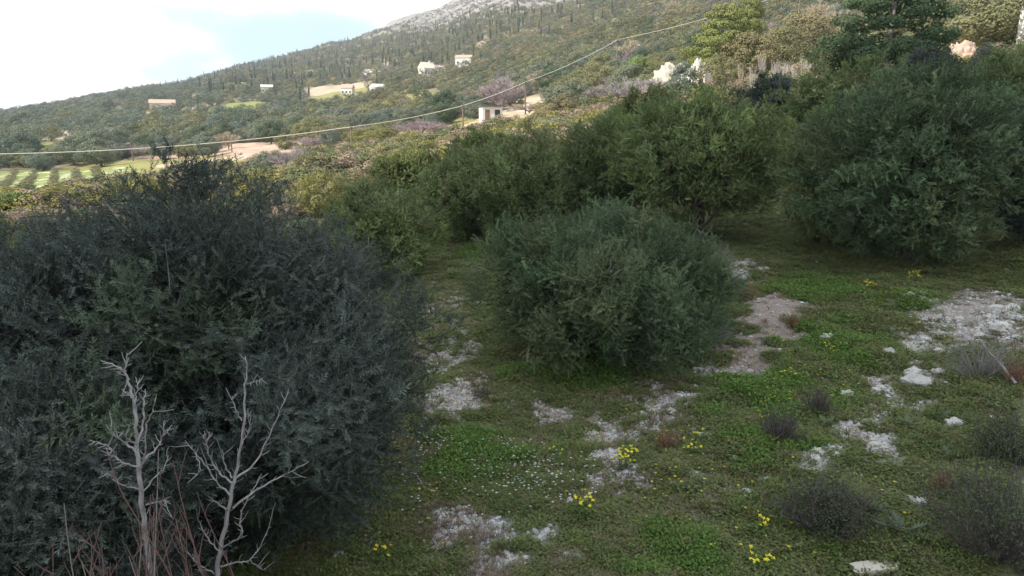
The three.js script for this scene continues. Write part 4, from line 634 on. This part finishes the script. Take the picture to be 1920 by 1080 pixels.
// ---------------------------------------------------------------- ground cover
{
  const g = seeded(700);
  const blades = (n, h, w, lean) => { const m = new MB(); for (let k = 0; k < n; k++) { const a = rr(0, 6.28, g), r = rr(0, 0.05, g), b = V(Math.cos(a) * r, 0, Math.sin(a) * r), L = h * rr(0.5, 1.1, g), o = lean * rr(0.3, 1, g), c = a + rr(-0.8, 0.8, g), mid = b.clone().add(V(Math.cos(c) * L * o * 0.35, L * 0.6, Math.sin(c) * L * o * 0.35)), tip = b.clone().add(V(Math.cos(c) * L * o, L * (1 - 0.25 * o), Math.sin(c) * L * o)), s = V(-Math.sin(c), 0, Math.cos(c)).multiplyScalar(w * 0.5); m.quad(b.clone().add(s).toArray(), b.clone().sub(s).toArray(), mid.clone().sub(s).toArray(), mid.clone().add(s).toArray()); m.tri(mid.clone().add(s).toArray(), mid.clone().sub(s).toArray(), tip.toArray()); } return m.geo(); };
  const herb = (n, h, size) => { const m = new MB(); for (let k = 0; k < n; k++) { const a = rr(0, 6.28, g), r = 0.11 * Math.sqrt(g()), p = V(Math.cos(a) * r, h * rr(0.15, 1, g), Math.sin(a) * r), nr = V(rr(-0.6, 0.6, g), 1, rr(-0.6, 0.6, g)).normalize(), u = V(rr(-1, 1, g), 0, rr(-1, 1, g)).cross(nr).normalize(), w = nr.clone().cross(u), s = size * rr(0.6, 1.2, g); m.quad(p.clone().addScaledVector(u, s).toArray(), p.clone().addScaledVector(w, s * 0.55).toArray(), p.clone().addScaledVector(u, -s).toArray(), p.clone().addScaledVector(w, -s * 0.55).toArray()); } return m.geo(); };
  const LEAF2 = new THREE.MeshPhysicalMaterial({ color: 0xffffff, roughness: 0.9, side: THREE.DoubleSide, transmission: 0.25, thickness: 0, specularIntensity: 0.25 });
  const sets = { grass: [[], []], herb: [[], []], dry: [[], []], gravel: [[], []], daisy: [[], []], speck: [[], []], weed: [[], []] };
  const put = (k, x, z, s, sy, c, sink = 0) => { const q = Q().setFromAxisAngle(UPV, g() * 6.28); sets[k][0].push(M4().compose(V(x, H(x, z) - sink, z), q, V(s, sy, s))); sets[k][1].push(c); };
  const hue = (c, v = 0.25) => { const k = rr(1 - v, 1 + v, g); return tint(c[0] * k * rr(0.9, 1.1, g), c[1] * k, c[2] * k * rr(0.85, 1.15, g)); };
  for (let k = 0; k < 250000; k++) {
    const a = rr(azOf(-60), azOf(2000), g), r = lerp(6.2, 44, Math.pow(g(), 1.35)), x = r * Math.sin(a), z = -r * Math.cos(a), o = cover(x, z), bare = Math.max(o.gravel, o.dirt), u = g(), big = 1 + r * 0.018;
    if (u < 0.40) { if (g() < 1 - bare * 1.02 - 0.6 * o.dry) put('herb', x, z, rr(0.7, 1.5, g) * big, rr(0.6, 1.5, g) * (0.8 + 0.7 * o.lush) * big, hue(o.lush > 0.4 ? [0.125, 0.21, 0.046] : [0.15, 0.178, 0.06])); }
    else if (u < 0.74) { if (g() < 1 - bare * 1.0 - 0.45 * o.dry) put('grass', x, z, rr(0.8, 1.4, g) * big, rr(0.5, 1.3, g) * (0.7 + 0.6 * o.lush) * big, hue(o.lush > 0.4 ? [0.142, 0.215, 0.05] : [0.178, 0.188, 0.072])); }
    else if (u < 0.86) { if (g() < 0.2 + 0.8 * o.dry) put('dry', x, z, rr(0.8, 1.5, g) * big, rr(0.5, 1.1, g) * big, hue([0.25, 0.195, 0.135])); }
    else if (g() < bare * 1.1 + 0.2 + 0.35 * o.dry - o.dirt * 0.5) { const s = rr(0.011, 0.042, g) * (g() < 0.08 ? 1.8 : 1) * (0.8 + r * 0.012); put('gravel', x, z, s, s * rr(0.6, 1, g), hue([0.42, 0.405, 0.38], 0.3), -s * 0.2); }
  }
  for (let k = 0; k < 40000; k++) { // loose gravel where the ground is stony
    const b = BLOBS[Math.floor(g() * 24)], q = Math.sqrt(g()) * 1.5, a = rr(0, 6.28, g), c = Math.cos(b.turn), s = Math.sin(b.turn), u = Math.cos(a) * q * b.rx, v = Math.sin(a) * q * b.rz, x = b.x + u * c - v * s, z = b.z + u * s + v * c, o = cover(x, z); if (g() > o.gravel + 0.05) continue;
    const r = Math.hypot(x, z), sz = rr(0.011, 0.038, g) * (g() < 0.1 ? 1.9 : 1) * (0.8 + r * 0.014); put('gravel', x, z, sz, sz * rr(0.6, 1, g), hue([0.42, 0.405, 0.38], 0.3), -sz * 0.2);
  }
  for (let k = 0; k < 26000; k++) { const a = rr(azOf(-40), azOf(1990), g), r = lerp(6.2, 36, Math.pow(g(), 1.2)), x = r * Math.sin(a), z = -r * Math.cos(a), o = cover(x, z), w = fbm(x * 0.8 + 200, z * 0.8, 3); if (w + 0.25 * o.lush + 0.1 * sstep(x, 2, 6) < 0.2 || g() < o.gravel + o.dirt) continue; put('weed', x, z, rr(0.7, 1.3, g), rr(0.6, 1.4, g), hue(g() < 0.2 ? [0.21, 0.18, 0.09] : [0.13, 0.18, 0.055])); }
  const dab = (px, py, rx, ry, n, f) => { for (let k = 0; k < n; k++) { const a = rr(0, 6.28, g), q = Math.sqrt(g()); const p = spot(px + Math.cos(a) * q * rx, py + Math.sin(a) * q * ry); f(p.x, p.z); } };
  for (const [px, py, rx, ry, n] of [[970, 880, 90, 50, 150], [880, 860, 110, 50, 90], [830, 830, 60, 30, 40], [1060, 900, 90, 50, 60], [760, 860, 60, 60, 40], [900, 950, 160, 60, 60], [1000, 560, 200, 120, 30]]) dab(px, py, rx, ry, n, (x, z) => put('daisy', x, z, rr(0.8, 1.3, g), rr(0.7, 1.3, g), tint(0.72, 0.72, 0.68)));
  for (const [px, py, rx, ry, n] of [[1500, 690, 130, 90, 70], [1440, 760, 60, 40, 24], [1650, 545, 90, 16, 30], [1150, 860, 160, 90, 26], [880, 700, 60, 90, 20], [1300, 880, 140, 80, 24], [1450, 960, 260, 100, 40], [1700, 620, 120, 60, 20], [760, 980, 120, 80, 14]]) dab(px, py, rx, ry, n, (x, z) => put('speck', x, z, rr(0.8, 1.5, g), rr(0.8, 1.6, g), tint(0.62, 0.56, 0.04)));
  const flower = (() => { const m = new MB(), h = 0.1; m.tri([-0.002, 0, 0], [0.002, 0, 0], [0, h, 0]); for (let k = 0; k < 6; k++) { const a = k / 6 * 6.283, b = a + 0.8; m.tri([0, h, 0], [Math.cos(a) * 0.017, h + 0.004, Math.sin(a) * 0.017], [Math.cos(b) * 0.017, h + 0.004, Math.sin(b) * 0.017]); } return m.geo(); })();
  const S = (name, label, cat, k, geo, m) => stuffCopies(name, label, cat, geo, m, ...sets[k]);
  S('clover', 'low green clover and herbs carpeting the clearing', 'ground cover', 'herb', herb(26, 0.065, 0.019), LEAF2);
  S('grass', 'short green grass over the whole clearing', 'grass', 'grass', blades(16, 0.095, 0.007, 0.8), LEAF2);
  S('dry_grass', 'dry brownish grass between the green patches', 'grass', 'dry', blades(18, 0.09, 0.006, 1.1), LEAF2);
  S('gravel', 'loose pale gravel on the bare patches', 'gravel', 'gravel', (() => { const q = new THREE.IcosahedronGeometry(1, 0); const p = q.attributes.position; for (let i = 0; i < p.count; i++) { const v = V(p.getX(i), p.getY(i), p.getZ(i)), s = 1 + 0.35 * n3(v.x * 2, v.y * 2, v.z * 2); p.setXYZ(i, v.x * s, v.y * s * 0.75, v.z * s * 0.85); } q.deleteAttribute('uv'); q.computeVertexNormals(); return q; })(), std(1, 1, 1));
  S('tall_weeds', 'taller tufts of weeds scattered through the turf', 'weeds', 'weed', mergeGeometries([blades(9, 0.2, 0.009, 0.6), herb(16, 0.16, 0.02)]), LEAF2);
  S('daisies', 'tiny white daisies scattered over the green patch', 'flowers', 'daisy', flower, LEAF2);
  S('yellow_specks', 'tiny yellow flowers dotted through the herbs', 'flowers', 'speck', flower, LEAF2);
  console.log(Object.entries(sets).map(([k, v]) => k + ' ' + v[0].length).join(', '));

  // yellow flowering plants that stand out
  const PETAL = std(0.68, 0.58, 0.03), STEM = leafy(0.10, 0.16, 0.04);
  const plant = (px, py, n, h, label) => { const p = spot(px, py), t = thing('yellow_flower_plant', label, 'flower', p, 0, 'yellow flowering plants'), s = new MB(), f = new MB(); for (let k = 0; k < n * 0.8; k++) { const a = rr(0, 6.28, g), r = 0.17 * Math.sqrt(g()), tip = V(Math.cos(a) * r, h * rr(0.5, 1.1, g), Math.sin(a) * r); s.tube([V(tip.x * 0.4, 0, tip.z * 0.4), tip.clone().multiplyScalar(0.6).add(V(0, 0.02, 0)), tip], 0.004, 0.002, 3); for (let q = 0; q < 7; q++) { const b = q / 7 * 6.283; f.tri(tip.toArray(), [tip.x + Math.cos(b) * 0.025, tip.y + rr(-0.012, 0.022, g), tip.z + Math.sin(b) * 0.032], [tip.x + Math.cos(b + 0.8) * 0.025, tip.y + rr(-0.012, 0.022, g), tip.z + Math.sin(b + 0.8) * 0.032]); } } part('stems', s.geo(), STEM, t, 'stuff'); part('blossoms', f.geo(), PETAL, t, 'stuff'); const hb = part('leaves', herb(40, h * 0.8, 0.03), STEM, t, 'stuff'); hb.scale.set(1.4, 1, 1.4); };
  for (const [px, py, n, h, l] of [[1170, 880, 22, 0.34, 'tallest yellow-flowering plant right of the gravel'], [1182, 862, 10, 0.28, 'yellow blossoms just above the tallest flowering plant'], [1092, 962, 16, 0.26, 'yellow-flowering plant in the lower middle'], [1296, 853, 10, 0.24, 'yellow flower tuft left of the dark dead bushes'], [1312, 826, 6, 0.2, 'small yellow tuft beside a white stone'], [1632, 546, 16, 0.26, 'yellow flower clump under the big double olive'], [1712, 530, 18, 0.34, 'yellowish flowering herb at the foot of the big right olive'], [1421, 1000, 8, 0.22, 'small yellow flower in the lower right grass'], [1423, 1066, 14, 0.22, 'yellow flowers at the bottom edge'], [722, 1048, 8, 0.18, 'yellow tuft at the bottom, right of the huge olive'], [720, 790, 12, 0.24, 'yellow-green herb at the edge of the huge left olive'], [1042, 857, 5, 0.18, 'little yellow tuft right of the bright green patch'], [1480, 712, 8, 0.2, 'yellow tuft above the dark dead bushes'], [1550, 660, 8, 0.2, 'yellow tuft in the lush slope']]) plant(px, py, n, h, l);

  // dead and dark shrubs
  const dead = (name, label, px, py, w, h, m, n, leafM) => { const p = spot(px, py), t = thing(name, label, 'shrub', p), q = new MB(); for (let k = 0; k < n; k++) { const a = rr(0, 6.28, g), s = Math.sqrt(g()) * w * 0.5 * (1 + 0.45 * n2(Math.cos(a) * 1.3 + px, Math.sin(a) * 1.3)), tip = V(Math.cos(a) * s, h * rr(0.35, 1.1, g) * (1 - 0.5 * (s / w * 2) ** 2), Math.sin(a) * s), b = bent(V(tip.x * 0.25, -0.02, tip.z * 0.25), tip, g, 0.12, 4); q.tube(b, k % 6 ? 0.005 : 0.012, 0.002, 4); for (let i = 2; i < 5; i++) for (let e = 0; e < 3; e++) { const d = V(rr(-1, 1, g), rr(0, 1, g), rr(-1, 1, g)).normalize().multiplyScalar(rr(0.04, 0.12, g)); q.tri(b[i].toArray(), b[i].clone().add(V(0.006, 0, 0.004)).toArray(), b[i].clone().add(d).toArray()); } } part('twigs', q.geo(), m, t, 'stuff'); if (leafM) { const l = []; for (let k = 0; k < 9; k++) { const a = k * 2.4, s = w * 0.3 * Math.sqrt(k / 9); l.push({ p: V(Math.cos(a) * s, h * rr(0.25, 0.55, g), Math.sin(a) * s), r: w * rr(0.14, 0.28, g) }); } part('leaves', leafCloud(g, l, 4200, 0.026, { whole: 0.1 }), leafM, t, 'stuff'); } };
  const DK = std(0.085, 0.07, 0.068, 0.95, { side: THREE.DoubleSide }), GREYT = std(0.24, 0.22, 0.21, 0.95, { side: THREE.DoubleSide }), RUST = std(0.19, 0.105, 0.065, 0.95, { side: THREE.DoubleSide });
  dead('dead_shrub', 'dark twiggy dead shrub, larger of two in mid slope', 1462, 825, 0.75, 0.62, DK, 130); dead('dead_shrub', 'dark twiggy dead shrub, smaller of two in mid slope', 1532, 775, 0.6, 0.5, DK, 90); dead('dead_shrub', 'wide purplish dead shrub low at the right', 1555, 990, 1.5, 0.75, DK, 200, leafy(0.075, 0.09, 0.052)); dead('dead_shrub', 'rusty dry tuft below the central gravel', 1250, 845, 0.5, 0.4, RUST, 70); dead('dead_shrub', 'rusty dry tuft right of the middle bush', 1402, 560, 0.7, 0.5, RUST, 70); dead('dead_shrub', 'rusty dry tuft beside the bare earth patch', 1487, 615, 0.5, 0.4, RUST, 60); dead('dead_shrub', 'brown dry tuft near the left gravel path', 905, 745, 0.6, 0.22, DK, 50); dead('dead_shrub', 'pale dead branches on the right bank', 1840, 705, 1.5, 0.9, GREYT, 130); dead('dead_shrub', 'reddish dry tuft at the right edge', 1905, 720, 0.8, 0.5, RUST, 80); dead('dead_shrub', 'rusty dry tuft on the lower right slope', 1765, 925, 0.35, 0.35, RUST, 50);
  dead('dead_shrub', 'pale dead twigs under the tall olive', 1345, 488, 1.6, 0.7, GREYT, 110); dead('dead_shrub', 'dead twigs at the right foot of the middle bush', 1310, 640, 1.6, 1.3, GREYT, 160);
  dead('dark_bush', 'dark spiky bush in the lower right corner', 1880, 1040, 2.1, 1.35, DK, 260, leafy(0.085, 0.11, 0.055)); dead('dark_bush', 'dark green bush on the bank above the corner bush', 1890, 860, 1.4, 0.8, DK, 150, leafy(0.085, 0.115, 0.05));
  // thistle rosettes
  const THM = leafy(0.15, 0.19, 0.12);
  for (const [px, py, s, label] of [[1690, 1000, 0.42, 'large grey-green thistle beside the corner bush'], [1640, 960, 0.34, 'grey-green thistle by the purplish shrub'], [1550, 800, 0.32, 'grey-green thistle right of the dead shrubs'], [1700, 800, 0.34, 'grey-green thistle on the stony strip'], [1770, 790, 0.3, 'pale thistle on the right bank'], [1780, 860, 0.28, 'pale thistle below the bank stone']]) { const p = spot(px, py), t = thing('thistle', label, 'thistle', p, 0, 'grey-green thistles'); for (let k = 0; k < 13; k++) { const m = new MB(), a = k * 2.4, lift = rr(0.25, 0.95, g), L = s * 0.8 * rr(0.6, 1.15, g), d = V(Math.cos(a) * Math.cos(lift), Math.sin(lift), Math.sin(a) * Math.cos(lift)), sd = V(-Math.sin(a), 0, Math.cos(a)); for (let q = 0; q < 7; q++) { const b = d.clone().multiplyScalar(L * (q + 0.5) / 7).add(V(0, -0.25 * L * (q / 7) ** 2, 0)), w = L * 0.17 * Math.sin(Math.PI * (q + 1) / 8.5), f = d.clone().multiplyScalar(L * 0.1); for (const z of [-1, 1]) m.tri(b.clone().sub(f).toArray(), b.clone().add(f).toArray(), b.clone().addScaledVector(sd, z * w).addScaledVector(d, L * 0.1).add(V(0, 0.02, 0)).toArray()); } part('leaf', m.geo(), THM, t); } }
  // fallen stick, dead limb, broken slab over a hollow
  { const p = spot(760, 888), q = spot(800, 922), t = thing('fallen_stick', 'pale crooked stick lying on the grass right of the huge olive', 'stick', p), m = new MB(true), e = q.clone().sub(p); m.tube([V(0, 0.03, 0), e.clone().multiplyScalar(0.3).add(V(0.06, 0.07, 0)), e.clone().multiplyScalar(0.7).add(V(0.02, 0.05, 0)), e.clone().add(V(0, 0.03, 0))], 0.02, 0.03, 6); part('stem', m.geo(), BARK.pale, t); const k = new MB(true); k.tube([e.clone().multiplyScalar(0.3).add(V(0.06, 0.07, 0)), e.clone().multiplyScalar(0.1).add(V(-0.12, 0.12, -0.05))], 0.012, 0.005, 5); part('fork', k.geo(), BARK.pale, t); }
  { const p = spot(1905, 730), q = spot(1830, 668), t = thing('dead_limb', 'thin pale dead limb lying across the right bank', 'branch', p), m = new MB(true), e = q.clone().sub(p); m.tube([V(0, 0.1, 0), e.clone().multiplyScalar(0.35).add(V(0, 0.22, 0)), e.clone().multiplyScalar(0.75).add(V(0, 0.3, 0)), e.clone().add(V(0, 0.42, 0))], 0.03, 0.01, 6); part('stem', m.geo(), BARK.pale, t); for (let k = 0; k < 7; k++) { const s = rr(0.3, 0.95, g), b = e.clone().multiplyScalar(s).add(V(0, 0.26, 0)), f = new MB(true); f.tube(bent(b, b.clone().add(V(rr(-0.5, 0.3, g), rr(0.1, 0.5, g), rr(-0.4, 0.4, g))), g, 0.1, 4), 0.009, 0.003, 4); part('twig', f.geo(), BARK.pale, t); } }
  { const p = spot(1640, 1074), t = thing('broken_slab', 'pale broken slab at the bottom edge below the thistle', 'slab', p, 0.15), m = new THREE.BoxGeometry(0.52, 0.09, 0.2, 14, 3, 6), a = m.attributes.position; for (let k = 0; k < a.count; k++) { const x = a.getX(k), y = a.getY(k), z = a.getZ(k), q = 0.012 * n3(x * 14, y * 14, z * 14) + 0.02 * n3(x * 5, y * 5 + 3, z * 5); a.setXYZ(k, x + q * 1.4, y + q, z + q); } m.computeVertexNormals(); const o = part('slab', m, std(0.50, 0.46, 0.38), t); o.position.y = 0.06; o.rotation.z = 0.06; }
}

{ // things that would read alike are told apart by their order from the left
  const same = new Map(), nth = ['first', 'second', 'third', 'fourth', 'fifth', 'sixth', 'seventh', 'eighth', 'ninth', 'tenth', 'eleventh', 'twelfth', 'thirteenth', 'fourteenth', 'fifteenth'];
  for (const o of scene.children) if (o.userData.label && o.userData.kind !== 'stuff') { const l = o.userData.label; if (!same.has(l)) same.set(l, []); same.get(l).push(o); }
  for (const [l, list] of same) if (list.length > 1) list.sort((a, b) => pxOf(a.position)[0] - pxOf(b.position)[0]).forEach((o, k) => { o.userData.label = l + ', ' + (list.length === 2 ? ['left', 'right'][k] + ' one' : (nth[k] ?? 'later') + ' from left'); });
}
renderer.render(scene, camera);
